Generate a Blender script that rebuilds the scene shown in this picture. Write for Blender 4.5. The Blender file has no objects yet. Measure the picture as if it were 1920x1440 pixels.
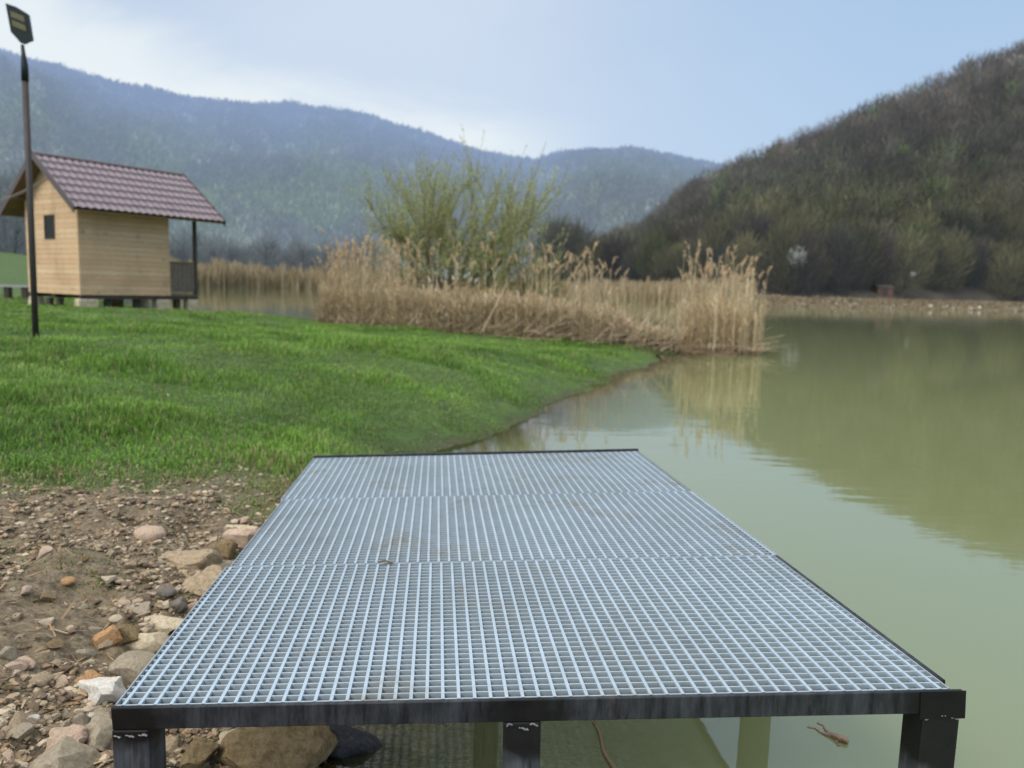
import bpy, bmesh, math, random
import numpy as np
from mathutils import Matrix, Vector

random.seed(7)
rng = np.random.default_rng(11)
scene = bpy.context.scene
COL = scene.collection

# ------------------------------------------------------------------ camera model (metres, water level = z 0)
FPX, HOR, ROLL, EYE = 1442.0, 542.0, math.radians(1.6), 1.52
_p = math.atan((720 - HOR) / FPX)
FWD = np.array([0, math.cos(_p), -math.sin(_p)])
_r0 = np.array([1.0, 0, 0]); _u0 = np.array([0, math.sin(_p), math.cos(_p)])
RGT = _r0 * math.cos(ROLL) + _u0 * math.sin(ROLL)
UPV = _u0 * math.cos(ROLL) - _r0 * math.sin(ROLL)
CAM = np.array([0, 0, EYE])

def ray(px, py):
    return (px - 960) / FPX * RGT - (py - 720) / FPX * UPV + FWD
def at_z(px, py, z):
    d = ray(px, py); return CAM + d * ((z - EYE) / d[2])
def at_y(px, py, y):
    d = ray(px, py); return CAM + d * (y / d[1])
def bearing(px, py):
    d = ray(px, py); h = math.hypot(d[0], d[1])
    return math.atan2(d[0], d[1]), d[2] / h

# ------------------------------------------------------------------ noise
def _hash(ix, iy, seed):
    n = (ix.astype(np.int64) * 374761393 + iy.astype(np.int64) * 668265263 + seed * 1442695041) & 0x7fffffff
    n = ((n ^ (n >> 13)) * 1274126177) & 0x7fffffff
    n = n ^ (n >> 16)
    return (n & 0xffff) / 65535.0
def noise(x, y, seed=0):
    x = np.asarray(x, float); y = np.asarray(y, float)
    ix = np.floor(x); iy = np.floor(y); fx = x - ix; fy = y - iy
    fx = fx * fx * (3 - 2 * fx); fy = fy * fy * (3 - 2 * fy)
    a = _hash(ix, iy, seed); b = _hash(ix + 1, iy, seed); c = _hash(ix, iy + 1, seed); d = _hash(ix + 1, iy + 1, seed)
    return (a + (b - a) * fx) * (1 - fy) + (c + (d - c) * fx) * fy
def fbm(x, y, seed=0, o=4):
    s = 0; a = .5; t = 0
    for i in range(o):
        s = s + a * noise(x * 2 ** i, y * 2 ** i, seed + i * 17); t += a; a *= .5
    return s / t
def sstep(a, b, x):
    t = np.clip((x - a) / (b - a), 0, 1); return t * t * (3 - 2 * t)

# ------------------------------------------------------------------ mesh helpers
class MB:
    """collects vertices, faces and vertex colours for one mesh"""
    def __init__(s): s.V = []; s.F = []; s.C = []; s.n = 0
    def add(s, V, F, c=None):
        V = np.asarray(V, float).reshape(-1, 3)
        F = F if isinstance(F, list) and len(F) and isinstance(F[0], np.ndarray) else [np.asarray(F)]
        for f in F: s.F.append(np.asarray(f, int) + s.n)
        s.V.append(V); s.n += len(V)
        if c is None: c = (1, 1, 1)
        c = np.asarray(c, float)
        c = np.broadcast_to(c, (len(V), c.shape[0])) if c.ndim == 1 else c
        s.C.append(c if c.shape[1] == 4 else np.concatenate([c, np.ones((len(c), 1))], 1))
    def box(s, x0, x1, y0, y1, z0, z1, c=None, M=None):
        V = np.array([[x, y, z] for z in (z0, z1) for y in (y0, y1) for x in (x0, x1)], float)
        if M is not None: V = M(V)
        s.add(V, np.array([[0, 2, 3, 1], [4, 5, 7, 6], [0, 1, 5, 4], [2, 6, 7, 3], [0, 4, 6, 2], [1, 3, 7, 5]]), c)
    def tube(s, P, R, n=6, c=None, cap=True):
        P = np.asarray(P, float); R = np.broadcast_to(np.asarray(R, float), (len(P),))
        T = np.gradient(P, axis=0); T /= np.linalg.norm(T, axis=1)[:, None] + 1e-12
        ref = np.array([0, 0, 1.0]) if abs(T[0][2]) < .9 else np.array([1.0, 0, 0])
        A = np.cross(T, ref); A /= np.linalg.norm(A, axis=1)[:, None] + 1e-12
        B = np.cross(T, A)
        an = np.arange(n) * 2 * math.pi / n
        V = P[:, None, :] + R[:, None, None] * (np.cos(an)[None, :, None] * A[:, None, :] + np.sin(an)[None, :, None] * B[:, None, :])
        m = len(P); i = np.arange(m - 1)[:, None] * n; k = np.arange(n)[None, :]; k2 = (k + 1) % n
        F = np.stack([i + k, i + n + k, i + n + k2, i + k2], -1).reshape(-1, 4)
        V = V.reshape(-1, 3)
        if cap:
            V = np.concatenate([V, P[:1], P[-1:]]); b = m * n
            kk = np.arange(n); kk2 = (kk + 1) % n
            T1 = np.stack([kk, kk2, np.full(n, b)], 1); T2 = np.stack([kk2 + (m - 1) * n, kk + (m - 1) * n, np.full(n, b + 1)], 1)
            s.add(V, [F, np.concatenate([T1, T2])], c)
        else: s.add(V, F, c)
    def build(s, name, m, parent=None, smooth=False, loc=None):
        V = np.concatenate(s.V) if s.V else np.zeros((0, 3)); C = np.concatenate(s.C)
        if loc is not None: V = V - np.asarray(loc)
        me = bpy.data.meshes.new(name)
        me.vertices.add(len(V)); me.vertices.foreach_set('co', V.astype(np.float32).ravel())
        loops = np.concatenate([f.ravel() for f in s.F]); sizes = np.concatenate([np.full(len(f), f.shape[1]) for f in s.F])
        me.loops.add(len(loops)); me.loops.foreach_set('vertex_index', loops.astype(np.int32))
        me.polygons.add(len(sizes)); st = np.concatenate([[0], np.cumsum(sizes)[:-1]])
        me.polygons.foreach_set('loop_start', st.astype(np.int32))
        me.update(calc_edges=True); me.validate()
        me.polygons.foreach_set('use_smooth', np.full(len(me.polygons), bool(smooth)))
        a = me.color_attributes.new('Col', 'FLOAT_COLOR', 'POINT')
        a.data.foreach_set('color', C.astype(np.float32).ravel())
        me.materials.append(m)
        o = bpy.data.objects.new(name, me); COL.objects.link(o)
        if parent is not None: o.parent = parent
        if loc is not None: o.location = loc
        return o

def tag(o, label, cat, group=None):
    o['label'] = label; o['category'] = cat
    if group: o['group'] = group
    return o
def thing(name, label, cat, loc=(0, 0, 0), rz=0, group=None):
    o = bpy.data.objects.new(name, None); o.empty_display_size = .2; COL.objects.link(o)
    o.location = loc; o.rotation_euler = (0, 0, rz)
    return tag(o, label, cat, group)
def structure(o): o['kind'] = 'structure'; return o
def stuff(o, label=None, cat=None):
    o['kind'] = 'stuff'
    if label: o['label'] = label; o['category'] = cat
    return o

# ------------------------------------------------------------------ materials
class N:
    def __init__(s, name):
        s.m = bpy.data.materials.new(name); s.m.use_nodes = True; s.t = s.m.node_tree
        s.t.nodes.clear(); s.out = s.t.nodes.new('ShaderNodeOutputMaterial')
    def n(s, typ, props=None, **inp):
        nd = s.t.nodes.new(typ)
        for k, v in (props or {}).items(): setattr(nd, k, v)
        for k, v in inp.items():
            key = k.replace('_', ' ')
            i = nd.inputs[int(k[1:])] if k[0] == 'i' and k[1:].isdigit() else nd.inputs[key]
            s.set(i, v)
        return nd
    def set(s, i, v):
        if isinstance(v, bpy.types.NodeSocket): s.t.links.new(v, i)
        elif isinstance(v, bpy.types.Node): s.t.links.new(v.outputs[0], i)
        else:
            if hasattr(i.default_value, '__len__') and not isinstance(v, str) and len(i.default_value) == 4 and len(v) == 3: v = tuple(v) + (1,)
            i.default_value = v
    def obj(s): return s.n('ShaderNodeTexCoord').outputs['Object']
    def noise(s, scale, vec=None, detail=3.0, rough=.55, dist=0.0):
        nd = s.n('ShaderNodeTexNoise', Scale=scale, Detail=detail, Roughness=rough, Distortion=dist)
        s.set(nd.inputs['Vector'], vec if vec is not None else s.obj()); return nd.outputs[0]
    def mapping(s, scale, vec=None, loc=(0, 0, 0)):
        nd = s.n('ShaderNodeMapping', Scale=scale, Location=loc)
        s.set(nd.inputs['Vector'], vec if vec is not None else s.obj()); return nd.outputs[0]
    def ramp(s, fac, stops):
        nd = s.n('ShaderNodeValToRGB', Fac=fac); e = nd.color_ramp.elements
        while len(e) < len(stops): e.new(.5)
        for k, (p, c) in enumerate(stops):
            e[k].position = p; c = (c, c, c) if not hasattr(c, '__len__') else c; e[k].color = tuple(c) + (1,)
        return nd.outputs[0]
    def mix(s, f, a, b, blend='MIX'):
        nd = s.n('ShaderNodeMix', {'data_type': 'RGBA', 'blend_type': blend})
        s.set(nd.inputs[0], f); s.set(nd.inputs[6], a); s.set(nd.inputs[7], b); return nd.outputs[2]
    def math(s, op, a, b=0.0, clamp=False):
        nd = s.n('ShaderNodeMath', {'operation': op, 'use_clamp': clamp}); s.set(nd.inputs[0], a); s.set(nd.inputs[1], b); return nd.outputs[0]
    def attr(s, name): return s.n('ShaderNodeAttribute', {'attribute_name': name})
    def bump(s, h, strength=.3, dist=.01): return s.n('ShaderNodeBump', Strength=strength, Distance=dist, Height=h).outputs[0]
    def bsdf(s, color, rough=.8, metal=0.0, normal=None, **kw):
        nd = s.n('ShaderNodeBsdfPrincipled'); s.set(nd.inputs['Base Color'], color); s.set(nd.inputs['Roughness'], rough); s.set(nd.inputs['Metallic'], metal)
        if normal is not None: s.set(nd.inputs['Normal'], normal)
        for k, v in kw.items(): s.set(nd.inputs[k.replace('_', ' ')], v)
        return nd.outputs[0]
    def done(s, sh): s.t.links.new(sh, s.out.inputs[0]); return s.m

def simple(name, color, rough=.8, metal=0.0, var=.25, scale=20, bump=.15):
    m = N(name); nz = m.noise(scale)
    c = m.mix(nz, tuple(x * (1 - var) for x in color), tuple(min(1, x * (1 + var)) for x in color))
    return m.done(m.bsdf(c, rough, metal, m.bump(m.noise(scale * 4), bump, .004)))

def leafy(name, translucent=.25, rough=.7):
    m = N(name); c = m.attr('Col').outputs[0]
    d = m.bsdf(c, rough, Specular_IOR_Level=.25)
    t = m.n('ShaderNodeBsdfTranslucent', Color=c).outputs[0]
    x = m.n('ShaderNodeMixShader', Fac=translucent); m.set(x.inputs[1], d); m.set(x.inputs[2], t)
    return m.done(x.outputs[0])

M = {}
M['grass'] = leafy('grass_blades', .3)
M['reed'] = leafy('dry_reed', .25)
M['leaf'] = leafy('young_leaf', .35)
M['twig'] = leafy('woodland_twigs', .1, .9)
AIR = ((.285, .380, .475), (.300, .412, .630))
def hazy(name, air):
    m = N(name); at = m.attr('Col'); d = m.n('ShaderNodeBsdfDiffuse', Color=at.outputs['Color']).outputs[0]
    e = m.n('ShaderNodeEmission', Color=m.mix(m.ramp(m.math('SUBTRACT', 1.0, at.outputs['Alpha']), [(.52, 0.0), (.76, 1.0)]), air[0], air[1]), Strength=m.math('SUBTRACT', 1.0, at.outputs['Alpha'])).outputs[0]   # surface glow painted in as haze over the hill
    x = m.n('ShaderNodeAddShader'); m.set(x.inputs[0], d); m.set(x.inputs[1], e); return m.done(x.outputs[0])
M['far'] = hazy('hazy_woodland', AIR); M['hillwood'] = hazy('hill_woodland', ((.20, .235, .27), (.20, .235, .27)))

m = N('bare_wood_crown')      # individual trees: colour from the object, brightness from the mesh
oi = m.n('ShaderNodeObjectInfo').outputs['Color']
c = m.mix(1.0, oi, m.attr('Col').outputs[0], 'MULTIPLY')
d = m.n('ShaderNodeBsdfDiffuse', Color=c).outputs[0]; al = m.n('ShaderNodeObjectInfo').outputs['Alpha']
e = m.n('ShaderNodeEmission', Color=(.20, .235, .27), Strength=m.math('SUBTRACT', 1.0, al)).outputs[0]  # crowns glow faintly: haze of the air put into the material
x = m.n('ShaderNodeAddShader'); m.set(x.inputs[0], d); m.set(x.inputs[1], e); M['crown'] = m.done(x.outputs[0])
M['bark'] = simple('grey_bark', (.085, .075, .062), .9, var=.4, scale=9, bump=.5)
M['willow_twig'] = simple('willow_twig', (.20, .185, .10), .8, var=.3, scale=5)
M['willow_bark'] = simple('willow_bark', (.12, .10, .065), .9, var=.35, scale=14, bump=.5)

# ground: soil and stones below, dark turf above, tan dry grass on the far shore
m = N('bank_soil_and_turf')
g = m.attr('Col').outputs[0]; sep = m.n('ShaderNodeSeparateColor', Color=g)
gr, mud, dry = sep.outputs[0], sep.outputs[1], sep.outputs[2]
P = m.obj()
soil = m.ramp(m.noise(13, P, 8, .78), [(.30, (.045, .033, .017)), (.44, (.122, .093, .050)), (.58, (.230, .180, .102)), (.76, (.41, .335, .205))])
soil = m.mix(m.ramp(m.noise(38, P, 3, .6), [(.42, 0.0), (.66, 1.0)]), soil, m.mix(m.noise(70, P), (.10, .075, .05), (.40, .33, .235)))
turf = m.ramp(m.noise(3.5, P, 6, .7), [(.3, (.03, .055, .012)), (.55, (.06, .115, .022)), (.75, (.10, .16, .035))])
dryc = m.ramp(m.noise(.6, P, 6, .75), [(.3, (.075, .066, .04)), (.5, (.17, .14, .09)), (.7, (.28, .235, .155))])
c = m.mix(gr, soil, turf); c = m.mix(m.math('MULTIPLY', mud, .75), c, (.06, .055, .03)); c = m.mix(dry, c, dryc)
h = m.math('ADD', m.noise(24, P, 6, .7), m.math('MULTIPLY', m.noise(90, P, 3), .35))
M['ground'] = m.done(m.bsdf(c, .85, 0, m.bump(h, .9, .03)))

# water: mirror by fresnel over a murky green body, clear only where it is shallow
m = N('murky_green_water')
dep = m.attr('Col').outputs[0]; dp = m.n('ShaderNodeSeparateColor', Color=dep).outputs[0]
P = m.obj()
w1 = m.noise(1.1, m.mapping((.55, 1.5, 1), P), 3, .5, .3)
w2 = m.noise(7.0, m.mapping((.6, 1.4, 1), P), 3, .5)
w3 = m.noise(40.0, P, 2, .5)
vo = m.n('ShaderNodeTexVoronoi', {'voronoi_dimensions': '2D'}, Vector=P, Scale=.55)   # rings of a few raindrops
rd = m.math('MULTIPLY', vo.outputs['Distance'], 1.0); on = m.math('GREATER_THAN', m.n('ShaderNodeSeparateColor', Color=vo.outputs['Color']).outputs[0], .72)
ring = m.math('MULTIPLY', m.math('MULTIPLY', m.math('SINE', m.math('MULTIPLY', rd, 230.0)), m.ramp(rd, [(.0, 1.0), (.06, 0.0)])), on)
hh = m.math('ADD', m.math('ADD', m.math('MULTIPLY', ring, .006), m.math('MULTIPLY', w1, .030)), m.math('ADD', m.math('MULTIPLY', w2, .0045), m.math('MULTIPLY', w3, .00025)))
nrm = m.bump(hh, .11, 1.0)
murk = m.n('ShaderNodeBsdfDiffuse', Color=m.mix(m.noise(.25, P, 4), (.172, .200, .084), (.204, .230, .104))).outputs[0]
clear = m.n('ShaderNodeBsdfTransparent', Color=(.94, .90, .72)).outputs[0]
fac = m.math('SUBTRACT', 1.0, m.math('POWER', 2.718, m.math('MULTIPLY', m.math('ADD', m.math('MULTIPLY', dp, 3.0), 1.0), m.math('MULTIPLY', dp, -1.3))), True)
body = m.n('ShaderNodeMixShader', Fac=fac); m.set(body.inputs[1], clear); m.set(body.inputs[2], murk)
gl = m.n('ShaderNodeBsdfGlossy', Color=(.95, .97, .98), Roughness=.03, Normal=nrm).outputs[0]
fr = m.n('ShaderNodeFresnel', IOR=1.95, Normal=nrm).outputs[0]
sh = m.n('ShaderNodeMixShader', Fac=fr); m.set(sh.inputs[1], body.outputs[0]); m.set(sh.inputs[2], gl)
M['water'] = m.done(sh.outputs[0])

# galvanised grating with mud smears
m = N('galvanised_grating'); P = m.obj()
st = m.math('MULTIPLY', m.ramp(m.noise(2.6, P, 5, .7, .6), [(.54, 0.0), (.72, .9)]), m.ramp(m.noise(30, P, 2), [(.35, .2), (.6, 1.0)]))
c = m.mix(m.noise(14, P, 4), (.36, .425, .46), (.52, .585, .62)); c = m.mix(m.ramp(m.noise(1.1, P, 4, .6), [(.4, 0.0), (.65, .30)]), c, (.26, .29, .29)); c = m.mix(st, c, (.22, .175, .11))
c = m.mix(1.0, c, m.attr('Col').outputs[0], 'MULTIPLY')
M['galv'] = m.done(m.bsdf(c, m.ramp(m.noise(40, P), [(.3, .34), (.7, .52)]), m.math('SUBTRACT', .5, m.math('MULTIPLY', st, .45)), m.bump(m.noise(60, P), .1, .002)))
m = N('dark_mill_steel'); P = m.obj()
rust = m.ramp(m.noise(11, P, 6, .75), [(.60, 0.0), (.74, 1.0)])
c = m.mix(m.ramp(m.noise(9, m.mapping((3, 3, .5), P), 6, .75), [(.35, 0.0), (.68, 1.0)]), (.006, .007, .009), (.058, .066, .080)); c = m.mix(m.math('MULTIPLY', rust, .55), c, (.12, .066, .03))
dm = None                                     # metal burnt black around the welds of the front legs
for uc in (.043, 1.0, 2.02):
    vd = m.n('ShaderNodeVectorMath', {'operation': 'DISTANCE'}); m.set(vd.inputs[0], P); vd.inputs[1].default_value = (uc * .9987, uc * .0023 + .0, uc * .0497 - .03); dv = vd.outputs['Value']
    dm = dv if dm is None else m.math('MINIMUM', dm, dv)
burnt = m.ramp(m.math('ADD', dm, m.math('MULTIPLY', m.math('SUBTRACT', m.noise(14, P, 4), .5), .12)), [(.06, 1.0), (.14, 0.0)])
c = m.mix(burnt, c, (.004, .004, .0045))
M['steel'] = m.done(m.bsdf(c, m.ramp(m.noise(18, P, 4), [(.3, .30), (.7, .62)]), .35, m.bump(m.noise(45, P, 4), .25, .002)))
m = N('scorched_leg_steel'); P = m.obj(); zz = m.n('ShaderNodeSeparateXYZ', Vector=P).outputs[2]
sc_ = m.ramp(m.math('ADD', m.math('ADD', zz, .30), m.math('MULTIPLY', m.noise(7, P, 3), .16)), [(.255, 0.0), (.30, 1.0)])
c = m.mix(m.ramp(m.noise(9, m.mapping((4, 4, .4), P), 5, .7), [(.35, 0.0), (.65, 1.0)]), (.022, .026, .033), (.105, .118, .14)); c = m.mix(sc_, c, (.006, .006, .007))
M['leg'] = m.done(m.bsdf(c, m.ramp(m.noise(18, P, 4), [(.3, .35), (.7, .65)]), .3, m.bump(m.noise(45, P, 4), .25, .002)))
M['weld'] = simple('weld_slag', (.20, .20, .20), .5, .3, var=.5, scale=120, bump=.6)

def rock_mat(name, c1, c2, c3):
    m = N(name); P = m.obj(); nz = m.noise(7, P, 6, .7, .4)
    c = m.ramp(nz, [(.3, c1), (.5, c2), (.72, c3)])
    c = m.mix(m.ramp(m.noise(60, P, 3), [(.55, 0.0), (.75, .6)]), c, tuple(x * .4 for x in c1))
    return m.done(m.bsdf(c, .85, 0, m.bump(m.noise(28, P, 6, .7), .7, .012)))
RK = {
 'tan': rock_mat('tan_limestone', (.20, .14, .08), (.40, .31, .20), (.56, .46, .33)),
 'cream': rock_mat('cream_limestone', (.34, .27, .16), (.60, .51, .36), (.74, .66, .50)),
 'white': rock_mat('white_limestone', (.46, .42, .34), (.76, .73, .66), (.86, .84, .80)),
 'pink': rock_mat('pinkish_limestone', (.36, .25, .17), (.56, .42, .31), (.66, .53, .41)),
 'orange': rock_mat('orange_stone', (.30, .15, .06), (.52, .30, .14), (.62, .42, .24)),
 'grey': rock_mat('grey_stone', (.10, .09, .075), (.20, .18, .15), (.30, .275, .235)),
 'beige': rock_mat('grey_beige_stone', (.22, .18, .12), (.38, .325, .235), (.50, .44, .335)),
 'brown': rock_mat('brown_boulder', (.11, .075, .03), (.25, .18, .085), (.36, .28, .16)),
 'dark': rock_mat('dark_slate', (.02, .024, .03), (.04, .045, .055), (.09, .09, .09)),
}

# ------------------------------------------------------------------ terrain
LAKE = np.array([(0.1, -60), (-.25, 0), (-.50, 1.4), (-.60, 2.3), (-.68, 3.4), (-.82, 5.2), (-.86, 6.6), (-.58, 7.3), (-.22, 7.9), (.27, 9.1), (.78, 10.6),
    (1.25, 12.2), (1.95, 14.2), (2.8, 16.5), (3.7, 18.6), (4.35, 20.3), (4.2, 21.6), (2.6, 22.9), (-.4, 24.2), (-4, 25.4), (-6.8, 26.2), (-10.0, 26.6), (-13.5, 30), (-25, 45),
    (-60, 110), (-84, 190), (-70, 226), (-28, 232), (8, 205), (27, 150), (38, 119), (60, 127), (97, 151), (140, 168), (230, 140), (260, -60)], float)

def lake_sd(x, y):
    """signed distance to the lake outline, positive on land"""
    x = np.asarray(x, float); y = np.asarray(y, float)
    best = np.full(x.shape, 1e18); inside = np.zeros(x.shape, bool)
    for (ax, ay), (bx, by) in zip(LAKE, np.roll(LAKE, -1, 0)):
        dx, dy = bx - ax, by - ay
        t = np.clip(((x - ax) * dx + (y - ay) * dy) / (dx * dx + dy * dy), 0, 1)
        best = np.minimum(best, (x - ax - t * dx) ** 2 + (y - ay - t * dy) ** 2)
        cross = ((ay > y) != (by > y))
        with np.errstate(divide='ignore', invalid='ignore'):
            xi = ax + (y - ay) * dx / (dy if dy else 1e-9)
        inside ^= cross & (x < xi)
    d = np.sqrt(best); d = np.where(inside, -d, d)
    r = np.hypot(x, y)
    return d + (fbm(x * 1.1, y * 1.1, 5, 4) - .5) * .5 * np.clip(r / 8, .5, 4)

def soil_mask(x, y):
    """1 on the bare stony patch beside the deck"""
    edge = np.interp(x, [-6, -3.4, -2.75, -2.3, -1.9, -1.5, -.8, 0], [2.0, 2.4, 2.95, 4.0, 4.55, 4.9, 5.3, 5.5])
    v = edge - y + (fbm(x * 1.7, y * 1.7, 40, 4) - .5) * 2.2
    return sstep(-.7, .7, v)

def ground_z(x, y):
    x = np.asarray(x, float); y = np.asarray(y, float)
    sd = lake_sd(x, y); r = np.hypot(x, y)
    land = .80 * (1 - np.exp(-np.maximum(sd, 0) / 2.0))
    land = land + (fbm(x * .35, y * .35, 3) - .5) * .13 * sstep(.3, 3, sd) + (fbm(x * 2.2, y * 2.2, 9) - .5) * .06 * sstep(.1, 1, sd)
    so = soil_mask(x, y) * sstep(0, .2, sd + .4) * (r < 12)
    land = land + so * ((fbm(x * 5, y * 5, 21, 4) - .5) * .13 + (noise(x * 17, y * 17, 8) - .5) * .035)
    land = land + sstep(34, 50, r) * np.clip(r - 36, 0, 70) * .036 * sstep(8, -8, x + .52 * y) + sstep(60, 80, r) * np.clip(sd, 0, 22) * .085
    bed = -1.7 * (1 - np.exp(np.minimum(sd, 0) / 3.0)) + (fbm(x * 4, y * 4, 33) - .5) * .05 * (sd < 0)
    land = land * (1 - .48 * sstep(10, 18, y) * sstep(-9.5, -4.5, x) * (r < 40))
    land = land - .13 * np.exp(-((x + 10.8) ** 2 + (y - 22.2) ** 2) / 9.0)      # the hut stands in a slight hollow
    return np.where(sd > 0, land, bed)

def polar_grid(r0, r1, nr):
    front = np.radians(np.linspace(-46, 46, 500)); back = np.radians(np.linspace(46, 314, 110))[1:-1]
    az = np.concatenate([front, back]); r = np.geomspace(r0, r1, nr)
    A, Rr = np.meshgrid(az, r); na = len(az)
    x = Rr * np.sin(A); y = Rr * np.cos(A)
    i = np.arange(nr - 1)[:, None] * na; k = np.arange(na)[None, :]; k2 = (k + 1) % na
    F = np.stack([i + k, i + k2, i + na + k2, i + na + k], -1).reshape(-1, 4)
    return x.ravel(), y.ravel(), F, na

x, y, F, na = polar_grid(.35, 4200, 470)
z = ground_z(x, y); sd = lake_sd(x, y); rr = np.hypot(x, y)
gmask = (1 - soil_mask(x, y)) * sstep(-.05, .05, sd)
gmask = np.clip(gmask + .5 * sstep(.62, .75, fbm(x * 2.5, y * 2.5, 77)) * (sd > .4), 0, 1)
mudm = sstep(.22, .02, sd) * sstep(-.35, -.05, sd) * (rr < 30) * (1 - .6 * soil_mask(x, y))
drym = sstep(60, 90, rr) * sstep(-.1, .3, x + .40 * y)
b = MB(); b.add(np.stack([x, y, z], 1), np.concatenate([F]), np.stack([gmask, mudm, drym], 1))
b.V[0] = np.concatenate([b.V[0], [[0, 0, ground_z(np.array([0.]), np.array([0.]))[0]]]]); b.C[0] = np.concatenate([b.C[0], [[0, 1, 0, 1]]])
k = np.arange(na); b.F.append(np.stack([np.full(na, len(x)), (k + 1) % na, k], 1))
ground = structure(b.build('ground', M['ground'], smooth=True))

x, y, F, na = polar_grid(.35, 480, 330)
z = ground_z(x, y)
keep = (z[F] < .12).any(1)
b = MB(); b.add(np.stack([x, y, np.zeros_like(x)], 1), F[keep], np.stack([np.clip(-z, 0, 5)] * 3, 1))
k = np.arange(na); b.V[0] = np.concatenate([b.V[0], [[0, 0, 0]]]); b.C[0] = np.concatenate([b.C[0], [[.3, .3, .3, 1]]]); b.F.append(np.stack([np.full(na, len(x)), (k + 1) % na, k], 1))
water = structure(b.build('water', M['water'], smooth=True))

def ground_hit(px, py):
    d = ray(px, py)
    t = np.concatenate([np.arange(1.2, 8, .004), np.arange(8, 60, .03)])
    p = CAM + d[None] * t[:, None]; g = ground_z(p[:, 0], p[:, 1])
    k = int(np.argmax(p[:, 2] < g)); return p[k]

R_ = math.radians
# ------------------------------------------------------------------ hills (height fields over bearing and distance)
def skyline(pts):
    a = sorted(bearing(*p) for p in pts); return np.array([q[0] for q in a]), np.array([q[1] for q in a])

FAR_A, FAR_E = skyline([(-700, -20), (-300, 40), (0, 120), (100, 142), (250, 185), (330, 202), (480, 218), (600, 231), (680, 242), (760, 263), (850, 286), (900, 301), (950, 320), (1000, 329), (1050, 310), (1120, 296), (1160, 294), (1200, 296), (1280, 310), (1375, 328), (1500, 360), (1700, 420), (2100, 520)])
NEAR_A, NEAR_E = skyline([(1010, 554), (1060, 519), (1130, 484), (1200, 466), (1270, 406), (1375, 350), (1450, 326), (1540, 286), (1640, 241), (1750, 202), (1800, 174), (1920, 132), (2100, 74), (2400, -6), (3000, -46)])

def far_h(az, r):
    base, top = 330.0, 1350.0
    e = np.interp(az, FAR_A, FAR_E); zr = EYE + e * top
    t = (r - base) / (top - base)
    s = np.where(t < 1, np.clip(t, -.3, 1) ** 1.0 * .25 + .75 * sstep(-.15, 1.0, t), 1 - (t - 1) * .6)
    spur = (fbm(az * 9 + 2, r / 400, 51, 4) - .5) * .22 * np.sin(np.clip(t, 0, 1) * math.pi)
    return 1 + (zr - 1) * (s + spur) + (fbm(az * 90, r / 40, 60, 3) - .5) * 5
_shore_px = [(1010, 205.), (1130, 194.), (1300, 165.), (1400, 142.), (1500, 143.), (1650, 160.), (1800, 186.), (1920, 205.), (2400, 240.), (3000, 250.)]
NSH_A = np.array([bearing(p, 560)[0] for p, _ in _shore_px]); NSH_R = np.array([q for _, q in _shore_px])
def near_h(az, r):
    base = np.interp(az, NSH_A, NSH_R); top = base + 190
    e = np.interp(az, NEAR_A, NEAR_E); zr = EYE + e * top; t = (r - base) / (top - base)
    s = np.where(t < 1, np.where(t < 0, t * 3, np.clip(t, 0, 1)) * .55 + .45 * sstep(0, 1, t), 1 - (t - 1) * .5)
    return 2.2 + (zr - 2.2) * s + (fbm(az * 30, r / 25, 63, 3) - .5) * 5 * sstep(0, .2, t)

def hill(name, hf, a0, a1, na, r0, r1, nr, colf, mat, relbase=None):
    az = np.linspace(a0, a1, na); t = np.linspace(0, 1, nr)
    A = np.repeat(az[None], nr, 0)
    if relbase is None: Rr = np.repeat((r0 + (r1 - r0) * t)[:, None], na, 1)
    else: Rr = np.interp(A, NSH_A, NSH_R) + (r0 + (r1 - r0) * t)[:, None]
    Z = hf(A, Rr)
    V = np.stack([Rr * np.sin(A), Rr * np.cos(A), Z], -1).reshape(-1, 3)
    i = np.arange(nr - 1)[:, None] * na; k = np.arange(na - 1)[None]
    Fq = np.stack([i + k, i + k + 1, i + na + k + 1, i + na + k], -1).reshape(-1, 4)
    b = MB(); b.add(V, Fq, colf(A.ravel(), Rr.ravel(), Z.ravel())); return structure(b.build(name, mat, smooth=True))

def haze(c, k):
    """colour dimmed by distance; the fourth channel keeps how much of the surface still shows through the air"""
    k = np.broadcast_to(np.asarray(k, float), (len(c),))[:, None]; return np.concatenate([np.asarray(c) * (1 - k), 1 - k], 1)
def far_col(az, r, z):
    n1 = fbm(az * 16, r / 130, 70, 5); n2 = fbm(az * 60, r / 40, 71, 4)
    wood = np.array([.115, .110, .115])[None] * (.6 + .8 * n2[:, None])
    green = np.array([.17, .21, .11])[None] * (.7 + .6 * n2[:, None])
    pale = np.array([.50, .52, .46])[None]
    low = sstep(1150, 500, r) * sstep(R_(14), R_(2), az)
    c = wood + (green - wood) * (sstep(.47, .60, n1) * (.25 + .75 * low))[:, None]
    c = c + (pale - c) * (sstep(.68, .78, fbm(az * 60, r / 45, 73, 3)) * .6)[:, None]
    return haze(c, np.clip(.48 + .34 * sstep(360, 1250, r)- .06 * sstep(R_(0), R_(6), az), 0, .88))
def near_col(az, r, z):
    n = fbm(az * 60, r / 10, 78, 4)
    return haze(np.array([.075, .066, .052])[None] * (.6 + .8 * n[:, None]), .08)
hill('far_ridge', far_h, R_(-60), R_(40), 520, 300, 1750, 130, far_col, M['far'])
hill('wooded_hill', near_h, R_(1), R_(62), 260, -4, 330, 90, near_col, M['hillwood'], relbase=1)

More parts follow.
